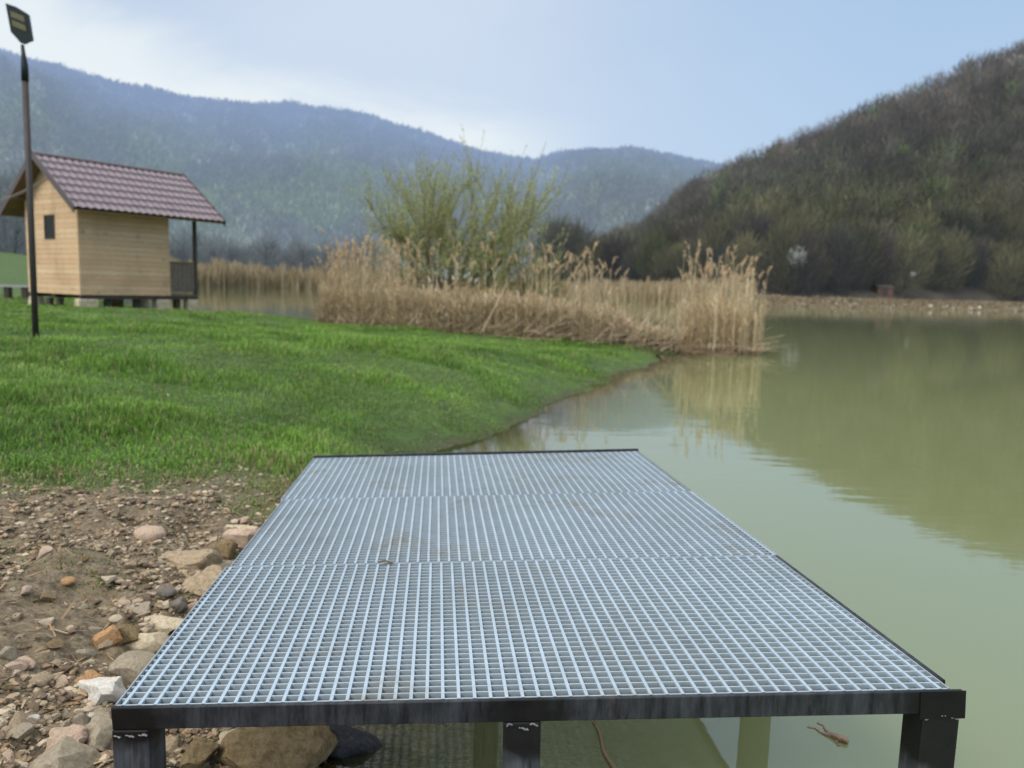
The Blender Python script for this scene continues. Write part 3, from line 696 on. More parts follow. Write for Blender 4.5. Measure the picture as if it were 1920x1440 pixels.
ROCKS = [  # pixel centre, pixel size, stone, label, kind of block
 (272, 999, 62, 36, 'pink', 'smooth pinkish oval stone alone on the brown soil', 'pebble'),
 (450, 1012, 66, 46, 'pink', 'pale pinkish block tucked against the deck edge, highest of the pile', 'block'),
 (455, 992, 58, 22, 'cream', 'thin cream slab lying above the pinkish block at the deck edge', 'slab'),
 (348, 1047, 98, 42, 'tan', 'long tan slab pointing up towards the pinkish oval stone', 'slab'),
 (402, 1062, 74, 24, 'beige', 'narrow grey-beige slab between the long tan slab and the deck', 'slab'),
 (388, 1098, 78, 44, 'tan', 'broad yellowish block half buried beside the deck', 'block'),
 (125, 1085, 27, 25, 'orange', 'small orange stone out on the open soil', 'pebble'),
 (217, 1157, 25, 20, 'cream', 'small bright cream pebble above the reddish brown stone', 'pebble'),
 (258, 1141, 54, 22, 'beige', 'flat mossy beige stone beside the bright cream pebble', 'slab'),
 (303, 1168, 86, 28, 'cream', 'long cream stone lying level below the mossy beige one', 'slab'),
 (360, 1136, 44, 50, 'tan', 'upright tan stone leaning on the deck edge', 'block'),
 (308, 1108, 44, 20, 'grey', 'dark grey stone above the long cream stone', 'pebble'),
 (246, 1241, 80, 62, 'beige', 'large rounded grey-beige stone in front of the pale yellow one', 'pebble'),
 (282, 1216, 74, 34, 'cream', 'pale yellow stone touching the deck above the large rounded one', 'block'),
 (194, 1299, 88, 36, 'white', 'white stone by the deck corner, brightest of all', 'block'),
 (190, 1200, 52, 36, 'orange', 'jagged reddish brown stone above the large rounded one', 'block'),
 (240, 1196, 46, 22, 'brown', 'brown wedge beside the jagged reddish stone', 'block'),
 (74, 1275, 32, 26, 'tan', 'tan nugget in the gravel left of the white stone', 'block'),
 (166, 1271, 34, 22, 'orange', 'orange tan stone just above the white stone', 'block'),
 (108, 1281, 28, 22, 'pink', 'dull pinkish stone between the tan nugget and the orange one', 'block'),
 (122, 1425, 96, 60, 'beige', 'large flat-topped beige stone at the bottom edge beside the deck leg', 'block'),
 (112, 1385, 60, 40, 'pink', 'pinkish block above the large flat-topped stone', 'block'),
 (180, 1375, 70, 44, 'beige', 'grey-beige block close to the front leg of the deck', 'block'),
 (169, 1341, 22, 16, 'white', 'small white pebble beside the top of the corner leg', 'pebble'),
 (58, 1346, 24, 20, 'white', 'small white pebble in the gravel far from the deck', 'pebble'),
 (424, 1396, 92, 40, 'cream', 'yellowish slab leaning on the big boulder under the deck', 'slab'),
 (512, 1418, 170, 120, 'brown', 'big ochre brown boulder under the front of the deck', 'block'),
 (576, 1374, 66, 34, 'cream', 'tan wedge stone at the waterline behind the big boulder', 'block'),
 (362, 1416, 66, 58, 'brown', 'rusty brown stone between the deck leg and the yellowish slab', 'block'),
 (318, 1402, 40, 36, 'tan', 'small tan stone close beside the deck leg', 'block'),
 (640, 1418, 120, 46, 'dark', 'dark slate slab breaking the shallow water under the deck', 'slab'),
 (730, 1426, 66, 30, 'tan', 'sunken tan stone near the dark slate slab', 'block'),
 (806, 1414, 62, 34, 'cream', 'sunken yellowish stone nearer the middle leg', 'block'),
 (85, 1035, 30, 22, 'pink', 'dull pink stone near the grassy tuft on the soil', 'block'),
 (420, 1032, 40, 24, 'brown', 'brown stone between the long tan slab and the pinkish block', 'block'),
 (330, 1140, 36, 20, 'grey', 'grey stone behind the upright tan one', 'block'),
]
for i, (px, py, w, h, mt, label, kind) in enumerate(ROCKS):
    p = ground_hit(px, py + h * .3); zc = (p - CAM) @ FWD; W = w / FPX * zc; Hh = h / FPX * zc
    sub = 4
    fl, el, fc, ro = {'pebble': (.62, 1.15, 3, .10), 'slab': (.46, 1.3, 10, .22), 'block': (.74, 1.05, 11, .22)}[kind]
    me = rock_mesh('stone', 300 + i, sub, fl, el, fc, ro); me.materials.append(RK[mt])
    o = bpy.data.objects.new('boulder' if w > 150 else 'stone', me); COL.objects.link(o)
    s = W / 2 / el / (.92 if kind == 'pebble' else .68); sy = s * min(1.25, max(.75, Hh / W * 1.5))
    o.scale = (s, sy, s * (1 if kind != 'slab' else 1)); o.rotation_euler = (random.uniform(-.12, .12), random.uniform(-.12, .12), random.uniform(-.45, .45))
    o.location = (p[0], p[1] + sy * .25, p[2] + s * fl * (.18 if py < 1405 or w < 100 else .12))
    if py > 1405 and px > 600: o.location.z += .055; o.scale = tuple(v * 1.25 for v in o.scale)
    tag(o, label, 'stone')
g = np.random.default_rng(401); protos = []
for i in range(6):
    me = rock_mesh('stone', 500 + i, 3, .6, 1.15, 11, .20); me.materials.append(RK[['tan', 'beige', 'pink', 'cream', 'brown', 'beige'][i]]); protos.append(me)
cnt = 0
while cnt < 74:
    px, py = g.uniform(0, 560), g.uniform(930, 1435)
    if px > 575 - (py - 880) * .78 - 18 and py < 1340: continue
    if py < 1050 and px < 330 and g.random() < .7: continue
    p = ground_hit(px, py)
    if p[2] < -.02: continue
    o = bpy.data.objects.new('stone', protos[cnt % 6]); COL.objects.link(o); s = .014 + .024 * g.random() ** 2 + (.012 if py > 1200 else 0)
    o.scale = (s, s * .8, s); o.rotation_euler = (g.normal() * .2, g.normal() * .2, g.random() * 6.28); o.location = (p[0], p[1], p[2] + s * .12)
    tag(o, 'small dusty stone scattered in the gravel beside the metal deck', 'stone', 'small stones scattered beside the deck'); cnt += 1

def gravel():
    g = np.random.default_rng(411); n = 62000
    r = np.exp(np.log(1.5) + (np.log(7.5) - np.log(1.5)) * g.random(n)); az = R_(-46) + R_(48) * g.random(n); xs, ys = r * np.sin(az), r * np.cos(az)
    sd = lake_sd(xs, ys); kp = (sd > -.5) & (g.random(n) < soil_mask(xs, ys) * .95 + .02) & (noise(xs * 2.3, ys * 2.3, 55) > .22); xs, ys, r = xs[kp], ys[kp], r[kp]; n = len(xs); zs = ground_z(xs, ys)
    bm = bmesh.new(); bmesh.ops.create_icosphere(bm, subdivisions=1, radius=1.0); base = np.array([v.co[:] for v in bm.verts]); tri = np.array([[v.index for v in f.verts] for f in bm.faces]); bm.free()
    s = (.0045 + .014 * g.random(n) ** 2.8)[:, None, None]; a = g.random(n) * 6.28
    B = base[None] * (1 + (g.random((n, len(base), 1)) - .5) * .7) * np.stack([.8 + .6 * g.random(n), .7 + .5 * g.random(n), .45 + .35 * g.random(n)], 1)[:, None]
    ca, sa = np.cos(a)[:, None], np.sin(a)[:, None]
    B = np.stack([B[..., 0] * ca - B[..., 1] * sa, B[..., 0] * sa + B[..., 1] * ca, B[..., 2]], 2) * s + np.stack([xs, ys, zs + .002], 1)[:, None]
    pal = np.array([[.36, .28, .18], [.22, .165, .105], [.46, .37, .26], [.14, .10, .066], [.27, .21, .14], [.56, .47, .345], [.17, .125, .08], [.38, .26, .16]]); c = pal[g.integers(0, 8, n)] * (.7 + .5 * g.random(n))[:, None]
    b = MB(); b.add(B.reshape(-1, 3), (tri[None] + np.arange(n)[:, None, None] * len(base)).reshape(-1, 3), np.repeat(c, len(base), 0))
    m = N('gravel'); P_ = m.obj(); M['gravel'] = m.done(m.bsdf(m.mix(m.noise(300, P_, 3), m.mix(1.0, m.attr('Col').outputs[0], (.7, .7, .7), 'MULTIPLY'), m.attr('Col').outputs[0]), .9, 0, m.bump(m.noise(200, P_, 4), .6, .003)))
    stuff(b.build('gravel', M['gravel'], smooth=False), 'loose brown and tan gravel on the bare bank', 'gravel')
    # dead stems and leaf scraps
    n = 9000; r = np.exp(np.log(1.5) + (np.log(6.5) - np.log(1.5)) * g.random(n)); az = R_(-46) + R_(46) * g.random(n); xs, ys = r * np.sin(az), r * np.cos(az)
    kp = (lake_sd(xs, ys) > .05) & (g.random(n) < soil_mask(xs, ys) + .05); xs, ys = xs[kp], ys[kp]; n = len(xs); P0 = np.stack([xs, ys, ground_z(xs, ys) + .006], 1)
    a = g.random(n) * 6.28; L = (.008 + .045 * g.random(n) ** 3)[:, None]; d = np.stack([np.cos(a), np.sin(a), g.normal(size=n) * .22], 1); s = np.stack([-np.sin(a), np.cos(a), g.normal(size=n) * .3], 1) * (.0012 + .005 * g.random(n) ** 3)[:, None]
    V = np.stack([P0 - d * L - s, P0 - d * L + s, P0 + d * L + s * .6 + [0, 0, .004], P0 + d * L - s * .6 + [0, 0, .004]], 1).reshape(-1, 3)
    pal = np.array([[.34, .25, .15], [.46, .37, .24], [.16, .11, .07], [.10, .075, .05], [.40, .26, .15]]); c = pal[g.integers(0, 5, n)]
    b = MB(); b.add(V, np.arange(n * 4).reshape(-1, 4), np.repeat(c, 4, 0)); stuff(b.build('leaf_litter', M['reed']), 'dead stems and leaf scraps scattered over the bare soil', 'litter')
gravel()
# pale stones along the far shore
g = np.random.default_rng(421)
far_stone = rock_mesh('stone', 640, 2, .6, 1.3, 8, .15); far_stone.materials.append(RK['white'])
for i in range(34):
    px = float(np.clip(1820 + 75 * g.normal(), 1560, 1920)) if i % 3 else g.uniform(1480, 1920)
    a = bearing(px, 575)[0]; q = float(np.interp(a, NSH_A, NSH_R))
    rs = np.linspace(q - 40, q + 8, 200); gz = ground_z(rs * math.sin(a), rs * math.cos(a)); q = float(rs[int(np.argmax(gz > .15))]) + 2.2 * g.random()
    o = bpy.data.objects.new('shore_stone', far_stone); COL.objects.link(o); s = .18 + .42 * g.random() ** 2; o.scale = (s * 1.0, s * .8, s * .8); o.rotation_euler = (0, 0, g.random() * 6.28)
    o.location = (q * math.sin(a), q * math.cos(a), float(ground_z(np.array([q * math.sin(a)]), np.array([q * math.cos(a)]))[0]) + .08)
    tag(o, 'pale stone on the far shore under the wooded hill', 'stone', 'pale stones along the far shore')

# ------------------------------------------------------------------ metal platform
o_, q_ = np.array([-.94989, 1.76044, -1.03802 + EYE]), None
EX = np.array([2.05744, .00466, .10244]); EY = np.array([-.29744, 3.02875, -.05974])
WID, LEN = np.linalg.norm(EX), np.linalg.norm(EY); EX /= WID; EY /= LEN; EN = np.cross(EX, EY); EN /= np.linalg.norm(EN)
def D(V):
    V = np.asarray(V, float).reshape(-1, 3); return o_ + V[:, :1] * EX + V[:, 1:2] * EY + V[:, 2:3] * EN
plat = thing('platform', 'galvanised grating fishing deck on a dark steel frame over the shore', 'platform', tuple(o_))
def pbuild(b, name, mat, parent=plat):
    o = b.build(name, mat, parent, loc=None); me = o.data
    co = np.empty(len(me.vertices) * 3, np.float32); me.vertices.foreach_get('co', co); co = co.reshape(-1, 3) - o_.astype(np.float32); me.vertices.foreach_set('co', co.ravel()); me.update(); return o
joints = [.006, 1.010, 1.995, LEN - .008]; offs = [.012, .028, .020]; sub_u = [.004, .018, .006]
for k in range(3):
    v0, v1 = joints[k] + .004, joints[k + 1] - .004; u0, u1 = sub_u[k], WID - (.022, .004, .012)[k]; b = MB()
    BAR = np.array([[.5] * 3] * 4 + [[1.15, 1.18, 1.22]] * 4); nb = 34; vs = np.linspace(v0 + .002, v1 - .002, nb)  # bars painted bright on top and dark below, as shade in the holes
    for i, v in enumerate(vs):     # bearing bars across, standing on edge
        t_ = .0040 if 0 < i < nb - 1 else .004
        b.box(u0, u1, v - t_ / 2, v + t_ / 2, -.034, -.0012, BAR, D)
    pitch = .0392; u = u0 + offs[k]
    while u < u1 - .008:           # flat rods along the deck
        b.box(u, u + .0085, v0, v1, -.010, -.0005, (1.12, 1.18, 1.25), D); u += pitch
    pan = pbuild(b, 'grating_panel', M['galv'])
    for ua, ub in ((u0 - .0035, u0 - .0005), (u1 + .0005, u1 + .0035)):
        e = MB(); e.box(ua, ub, v0, v1, -.036, .0006, None, D); pbuild(e, 'edge_band', M['galv'], pan)
def beam(u0, u1, v0, v1, z0, z1):
    b = MB(); b.box(u0, u1, v0, v1, z0, z1, None, D); o = pbuild(b, 'frame_beam', M['steel'])
    bv = o.modifiers.new('edge', 'BEVEL'); bv.width = .003; bv.segments = 2; return o
FH = -.056
beam(-.004, WID + .006, -.006, .0055, FH, .0012)                 # front face plate
beam(.0, WID, .0075, .055, FH + .002, -.0365)                      # ledge behind it
beam(WID - .0165, WID + .004, .058, LEN, FH, -.004)                # right side
beam(.012, .060, .058, LEN - .06, FH, -.0385)                      # left side, set in below the panels
beam(.063, WID - .02, .985, 1.035, FH, -.0385); beam(.063, WID - .02, 1.97, 2.02, FH, -.0385)
beam(.0, WID + .004, LEN - .004, LEN + .003, FH, .014)             # raised lip at the far end
beam(.063, WID - .02, LEN - .056, LEN - .006, FH, -.0385)
beam(.98, 1.03, .058, .983, FH + .001, -.0395); beam(.98, 1.03, 1.037, 1.968, FH + .001, -.0395); beam(.98, 1.03, 2.022, LEN - .058, FH + .001, -.0395)
LEGW = .092
def leg(uc, vc, lean=0.0):
    top = D([(uc, vc, FH - .001)])[0]; zb = float(ground_z(np.array([top[0]]), np.array([top[1]]))[0]) - .25
    b = MB(); hw = LEGW / 2; xs_ = np.array([[-hw, -hw], [hw, -hw], [hw, hw], [-hw, hw]])
    def ring(z_, hwk, dx):
        ring_ = []
        for sx, sy in xs_ * hwk:
            zz_ = z_
            if z_ is None:      # top follows the tilted frame
                zz_ = top[2] + sx * EX[2] / EX[0] + sy * EY[2]
            ring_.append([top[0] + sx + dx, top[1] + sy, zz_])
        return ring_
    V = np.array(ring(zb, 1, lean) + ring(None, 1, 0))
    b.add(V, np.array([[3, 2, 1, 0], [4, 5, 6, 7], [0, 1, 5, 4], [1, 2, 6, 5], [2, 3, 7, 6], [3, 0, 4, 7]]))
    o = pbuild(b, 'leg', M['leg']); bv = o.modifiers.new('edge', 'BEVEL'); bv.width = .006; bv.segments = 2
    return top
LEGS = []
for vc, us in ((.042, (.043, 1.0, WID - .040)), (1.01, (.06, .985, WID - .045)), (1.995, (.06, .985, WID - .045)), (LEN - .05, (.06, .985, WID - .045))):
    for uc in us: LEGS.append((leg(uc, vc, .012 if (vc < .1 and uc == 1.0) else 0.0), vc))
g = np.random.default_rng(433)
for top, vc in LEGS[:3]:          # weld beads where the front legs meet the frame
    for rep in range(3):
        n = int(g.integers(5, 10)); x0_ = LEGW * (-.46 + .33 * rep + .06 * g.random()); xx = x0_ + np.linspace(0, LEGW * (.16 + .12 * g.random()), n)
        pts = np.stack([top[0] + xx, np.full(n, top[1] - LEGW / 2 - .002), top[2] + xx * .05 - .006 - .007 * g.random() + np.cumsum(g.normal(size=n)) * .0018], 1)
        b = MB(); b.tube(pts, .0012 + .0022 * g.random(len(pts)), 6); pbuild(b, 'weld_bead', M['weld'])
# corner gusset that sticks out past the beam
b = MB(); b.box(WID - .10, WID + .0095, -.0085, -.0065, FH - .012, .0022, None, D); pbuild(b, 'corner_plate', M['steel'])
# dead leaf on the grating
def dead_leaf():
    p = D([(.60, 1.0, .004)])[0]; b = MB(); n = 9; tt = np.linspace(0, 1, n); wv = .011 * np.sin(math.pi * tt) ** .8; ln = (tt - .5) * .055
    zv = .006 * np.sin(tt * 5)
    V = np.concatenate([np.stack([ln, wv, zv + .004], 1), np.stack([ln, 0 * wv, zv], 1), np.stack([ln, -wv, zv + .005], 1)])
    k = np.arange(n - 1); b.add(V, np.concatenate([np.stack([k, k + n, k + n + 1, k + 1], 1), np.stack([k + n, k + 2 * n, k + 2 * n + 1, k + n + 1], 1)]), (.17, .12, .055))
    o = b.build('dead_leaf', M['reed'], smooth=True); o.location = p; o.rotation_euler = (0, 0, .25); tag(o, 'curled brown leaf lying on the seam between two grating panels', 'leaf')
dead_leaf()

# ------------------------------------------------------------------ floating stem and frog
p0, p1 = at_z(1112, 1352, .006), at_z(1150, 1440, .006)
b = MB(); tt = np.linspace(0, 1.15, 10)[:, None]; b.tube(p0 + (p1 - p0) * tt + np.stack([.006 * np.sin(tt[:, 0] * 7), 0 * tt[:, 0], 0 * tt[:, 0]], 1), np.linspace(.004, .0085, 10), 6, (.33, .24, .14)); 
tag(b.build('broken_reed', M['reed'], smooth=True, loc=p0), 'broken brown reed stem floating under the deck beside the middle leg', 'stem')

m = N('frog_skin'); P = m.obj(); M['frog'] = m.done(m.bsdf(m.ramp(m.noise(60, P, 4, .6), [(.3, (.11, .065, .04)), (.55, (.25, .165, .105)), (.75, (.33, .25, .165))]), .45, 0, m.bump(m.noise(220, P), .2, .001)))
def frog():
    c = at_z(1566, 1384, 0.0); h_ = at_z(1588, 1394, 0.0); ax = (h_ - c); ax[2] = 0; ax /= np.linalg.norm(ax); sd_ = np.array([-ax[1], ax[0], 0])
    # joints: along the body, to its left, up; radius
    J = {'snout': (.044, 0, .001, .0055), 'head': (.033, 0, .002, .0125), 'neck': (.021, 0, .001, .0125), 'chest': (.008, 0, 0, .0130), 'belly': (-.008, 0, 0, .0115), 'pelvis': (-.022, 0, -.001, .0075),
         'l_hip': (-.028, .009, -.002, .0065), 'l_knee': (-.046, .024, -.003, .0045), 'l_ankle': (-.060, .040, -.003, .0028), 'l_foot': (-.072, .041, -.003, .0030), 'l_toe': (-.082, .049, -.003, .0015), 'l_toeb': (-.083, .038, -.003, .0015),
         'r_hip': (-.029, -.008, -.002, .0065), 'r_knee': (-.050, -.006, -.003, .0045), 'r_ankle': (-.070, .002, -.003, .0028), 'r_foot': (-.082, -.006, -.003, .0030), 'r_toe': (-.093, -.002, -.003, .0015), 'r_toeb': (-.092, -.012, -.003, .0015),
         'r_sh': (.012, -.011, -.002, .0050), 'r_el': (.014, -.024, -.003, .0034), 'r_ha': (.024, -.033, -.003, .0022), 'r_fi': (.032, -.037, -.003, .0012), 'r_fib': (.025, -.041, -.003, .0012),
         'l_sh': (.012, .011, -.002, .0050), 'l_el': (.000, .019, -.003, .0034), 'l_ha': (.008, .025, -.003, .0022), 'l_fi': (.015, .027, -.003, .0012),
         'eye_l': (.033, .0095, .0095, .0042), 'eye_r': (.033, -.0095, .0095, .0042)}
    E_ = [('pelvis', 'belly'), ('belly', 'chest'), ('chest', 'neck'), ('neck', 'head'), ('head', 'snout'), ('pelvis', 'l_hip'), ('l_hip', 'l_knee'), ('l_knee', 'l_ankle'), ('l_ankle', 'l_foot'), ('l_foot', 'l_toe'), ('l_foot', 'l_toeb'),
          ('pelvis', 'r_hip'), ('r_hip', 'r_knee'), ('r_knee', 'r_ankle'), ('r_ankle', 'r_foot'), ('r_foot', 'r_toe'), ('r_foot', 'r_toeb'), ('chest', 'r_sh'), ('r_sh', 'r_el'), ('r_el', 'r_ha'), ('r_ha', 'r_fi'), ('r_ha', 'r_fib'),
          ('chest', 'l_sh'), ('l_sh', 'l_el'), ('l_el', 'l_ha'), ('l_ha', 'l_fi'), ('head', 'eye_l'), ('head', 'eye_r')]
    names = list(J); idx = {n_: i for i, n_ in enumerate(names)}; S = 1.05
    me = bpy.data.meshes.new('frog'); me.from_pydata([tuple((ax * J[n_][0] + sd_ * J[n_][1]) * S + np.array([0, 0, J[n_][2] * S])) for n_ in names], [(idx[a], idx[b_]) for a, b_ in E_], []); me.materials.append(M['frog'])
    o = bpy.data.objects.new('frog', me); COL.objects.link(o); o.location = (c[0], c[1], .0045)
    sk = o.modifiers.new('skin', 'SKIN'); sk.use_smooth_shade = True
    for n_ in names: d = me.skin_vertices[0].data[idx[n_]]; d.radius = (J[n_][3] * S, J[n_][3] * S * .85); d.use_root = n_ == 'pelvis'
    ss = o.modifiers.new('smooth', 'SUBSURF'); ss.levels = 2; ss.render_levels = 2
    tag(o, 'reddish brown frog stretched out at the surface of the murky water', 'frog')
frog()

# ------------------------------------------------------------------ hut
def plank_mat(name, c1, c2, c3, knots=True):
    m = N(name); P = m.obj()
    sep = m.n('ShaderNodeSeparateXYZ', Vector=P)
    row = m.math('FLOOR', m.math('DIVIDE', sep.outputs[2], .135))
    wn = m.n('ShaderNodeTexWhiteNoise', {'noise_dimensions': '1D'}, W=row).outputs[0]
    grain = m.ramp(m.noise(5, m.mapping((1.0, 1.0, 9), P), 6, .7, .4), [(.3, 0.0), (.7, 1.0)])
    c = m.mix(grain, c1, c2); c = m.mix(m.math('MULTIPLY', wn, .8), c, c3); c = m.mix(m.ramp(m.noise(1.3, P, 3), [(.45, 0.0), (.7, .45)]), c, tuple(q * .72 for q in c1))
    c = m.mix(m.ramp(m.noise(3.5, m.mapping((1, 1, 1.5), P), 2), [(.62, 0.0), (.74, .6)]), c, tuple(q * .55 for q in c1))
    return m.done(m.bsdf(c, .75, 0, m.bump(grain, .2, .004)))
M['plank'] = plank_mat('pine_boards', (.55, .365, .205), (.82, .625, .42), (.58, .375, .21))
M['soffit'] = simple('soffit_boards', (.17, .11, .055), .8, var=.3, scale=6)
M['darkwood'] = simple('dark_stained_timber', (.055, .045, .035), .7, var=.4, scale=8)
M['greywood'] = simple('weathered_boards', (.16, .135, .11), .85, var=.4, scale=9)
m = N('brown_metal_tiles'); P = m.obj()
dirt = m.math('MULTIPLY', m.ramp(m.noise(2.2, P, 5, .7), [(.55, 0.0), (.68, .75)]), m.ramp(m.math('DIVIDE', m.n('ShaderNodeSeparateXYZ', Vector=P).outputs[2], 4.0), [(.56, 1.0), (.72, 0.0)]))
M['tiles'] = m.done(m.bsdf(m.mix(dirt, m.mix(m.noise(3, P, 4), (.165, .125, .140), (.235, .188, .208)), (.06, .05, .05)), .33, .15, m.bump(m.noise(40, P), .05, .002)))
M['trim'] = simple('brown_trim', (.075, .056, .060), .45, var=.2, scale=6)
M['glass'] = N('dark_window_glass'); _m = M['glass']; M['glass'] = _m.done(_m.bsdf(_m.mix(_m.noise(3), (.010, .012, .016), (.022, .026, .032)), .45, 0, Specular_IOR_Level=.15))
M['block'] = RK['cream']

corner = at_y(151, 553, 20.5)
_u = np.array([.575, .818]); RZ = math.atan2(_u[1], _u[0])
hut = thing('wooden_hut', 'small pine-board hut with brown tile-sheet roof raised on pale stone blocks', 'hut', tuple(corner), RZ)
WL, PL, GW, WH, RH, OV, EO = 2.55, 3.45, 3.0, 2.60, 1.045, .40, .65   # wall length, length with porch, gable width, wall height, roof rise, gable overhang, eave overhang
def boards(b, x0, x1, y0, y1, z0, z1, axis):
    """horizontal boards; axis 'x' runs along x with thickness in y"""
    zc = z0; i = 0
    while zc < z1 - .02:
        ze = min(zc + .135, z1)
        b.box(x0, x1, y0, y1, zc + .002, ze - .004, None); zc = ze; i += 1
def gable(b, x0, x1):
    zc = 0.0
    tot = WH + RH - .10; ztop = WH + RH - .16
    def half(zv): return (GW / 2 if zv <= WH else max(.02, (WH + RH * 1.0 - zv) / RH * GW / 2 * 1.0))
    while zc < ztop:
        ze = min(zc + .135, ztop); a, c_ = half(zc + .002), half(ze - .002); y_ = GW / 2
        V = [[x, y_ + s_ * w_, zz_] for zz_, w_ in ((zc + .002, a), (ze - .004, c_)) for x in (x0, x1) for s_ in (-1, 1)]
        b.add(np.array(V), np.array([[0, 1, 3, 2], [4, 6, 7, 5], [0, 4, 5, 1], [2, 3, 7, 6], [0, 2, 6, 4], [1, 5, 7, 3]])); zc = ze
b = MB(); gable(b, 0, .045); b.build('wall', M['plank'], hut)
b = MB(); gable(b, WL - .045, WL); b.build('wall', M['plank'], hut)
b = MB(); boards(b, .047, WL - .047, .0, .045, 0, WH - .01, 'x'); b.build('wall', M['plank'], hut)
b = MB(); boards(b, .047, WL - .047, GW - .045, GW, 0, WH - .01, 'x'); b.build('wall', M['plank'], hut)
for (cx, cy) in ((-.012, -.012), ):
    b = MB(); b.box(cx, .06, cy, -.001, 0, WH - .05); b.build('corner_board', M['plank'], hut)
b = MB(); b.box(.05, WL - .05, .05, GW - .05, .01, .05); b.build('floor', M['greywood'], hut)
# base beams
for y_ in (.03, GW / 2, GW - .13):
    b = MB(); b.box(.02, PL, y_, y_ + .10, -.11, -.004); b.build('base_beam', M['darkwood'], hut)
# window in the gable wall, left of the ridge line when seen from outside
wy, wz = 1.55, 1.52
b = MB(); W2, H2 = .26, .29
fw = b
b.box(-.022, -.001, wy - W2 - .035, wy + W2 + .035, wz - .035, wz - .0); b.box(-.022, -.001, wy - W2 - .035, wy + W2 + .035, wz + 2 * H2, wz + 2 * H2 + .035)
b.box(-.021, -.001, wy - W2 - .035, wy - W2, wz + .001, wz + 2 * H2 - .001); b.box(-.021, -.001, wy + W2, wy + W2 + .035, wz + .001, wz + 2 * H2 - .001)
win = b.build('window', M['darkwood'], hut)
b = MB(); b.box(-.008, -.0015, wy - W2 + .001, wy + W2 - .001, wz + .002, wz + 2 * H2 - .002); b.build('pane', M['glass'], win)
# roof: two sheets of stepped, waved metal tile
X0, X1 = -OV, PL + .50
slope_len = math.hypot(GW / 2 + EO, RH * (GW / 2 + EO) / (GW / 2)); ang = math.atan2(RH, GW / 2)
def roof_side(sgn):
    nx, rows, per = 260, 7, 7
    xs_ = np.linspace(X0, X1, nx); S_ = []
    for r_ in range(rows):
        for k in range(per):
            f = k / (per - 1) * .985; S_.append((r_ + f, .050 * (f ** 1.5)))
    S_ = np.array(S_); sl = S_[:, 0] / rows * slope_len
    wave = .034 * (np.abs(np.sin((xs_ - X0) / .20 * math.pi)) ** .8)
    H_ = .045 + S_[:, 1][:, None] + wave[None]
    yc, zc = np.cos(ang), np.sin(ang)
    Y = GW / 2 - sgn * sl[:, None] * yc - sgn * H_ * zc * 1.0 + 0 * xs_[None]; Z = WH + RH - sl[:, None] * zc + H_ * yc
    V = np.stack([np.repeat(xs_[None], len(sl), 0), Y, Z], -1).reshape(-1, 3); i = np.arange(len(sl) - 1)[:, None] * nx; k = np.arange(nx - 1)[None]
    Fq = np.stack([i + k, i + nx + k, i + nx + k + 1, i + k + 1], -1).reshape(-1, 4)
    if sgn < 0: Fq = Fq[:, ::-1]
    b = MB(); b.add(V, Fq); o = b.build('roof_sheet', M['tiles'], hut, smooth=True)
    b = MB()                       # boarded underside
    P_ = [(GW / 2, WH + RH + .005), (GW / 2 - sgn * slope_len * yc, WH + RH - slope_len * zc + .005)]
    for dz in (0, .03):
        pass
    V = [[x_, y_, z_ + dz] for dz in (0.0, .032) for (y_, z_) in P_ for x_ in (X0 + .02, X1 - .02)]
    b.add(np.array(V), np.array([[0, 1, 3, 2], [4, 6, 7, 5], [0, 4, 5, 1], [2, 3, 7, 6], [0, 2, 6, 4], [1, 5, 7, 3]])); b.build('soffit', M['soffit'], hut)
    for xa in (X0 - .012, X1 - .008):    # barge boards on both ends
        V = [[x_, y_, z_ + dz] for dz in (-.075, .135) for (y_, z_) in [(GW / 2 - sgn * .002, WH + RH + .02), (GW / 2 - sgn * (slope_len + .02) * yc, WH + RH + .02 - (slope_len + .02) * zc)] for x_ in (xa, xa + .024)]
        b = MB(); b.add(np.array(V), np.array([[0, 1, 3, 2], [4, 6, 7, 5], [0, 4, 5, 1], [2, 3, 7, 6], [0, 2, 6, 4], [1, 5, 7, 3]])); b.build('barge_board', M['trim'], hut)
roof_side(1); roof_side(-1)
b = MB(); th = np.linspace(-.2, math.pi + .2, 10)
V = np.concatenate([np.stack([np.full(10, x_), GW / 2 + .10 * np.cos(th), WH + RH + .045 + .075 * np.sin(th)], 1) for x_ in (X0 - .02, X1 + .02)]); k = np.arange(9)
b.add(V, np.stack([k, k + 1, k + 11, k + 10], 1)); b.build('ridge_cap', M['trim'], hut, smooth=True)
# porch: floor, posts, railings, plates
b = MB(); b.box(WL + .002, PL + .06, .02, GW - .02, -.002, .035); b.build('porch_floor', M['greywood'], hut)
for y_ in (.03, GW - .12):
    b = MB(); b.box(PL - .09, PL, y_, y_ + .09, .037, WH - .02); b.build('porch_post', M['darkwood'], hut)
    b = MB(); b.box(-OV + .03, PL + .5, y_ + .01, y_ + .08, WH - .018, WH + .05); b.build('wall_plate', M['soffit'], hut)
    rl = MB(); rl.box(WL + .002, PL - .092, y_ + .01, y_ + .07, .93, 1.0); rail = rl.build('railing', M['soffit'], hut)
    x_ = WL + .02; bal = MB()
    while x_ < PL - .12:
        bal.box(x_, x_ + .125, y_ + .025, y_ + .045, .12, .928); x_ += .135
    bal.build('railing_boards', M['greywood'], rail)
bal = MB(); y_ = .14
while y_ < GW - .2: bal.box(PL - .06, PL - .04, y_, y_ + .125, .12, .93); y_ += .135
bal.box(PL - .08, PL - .01, .122, GW - .122, .935, 1.0); bal.build('railing', M['greywood'], hut)
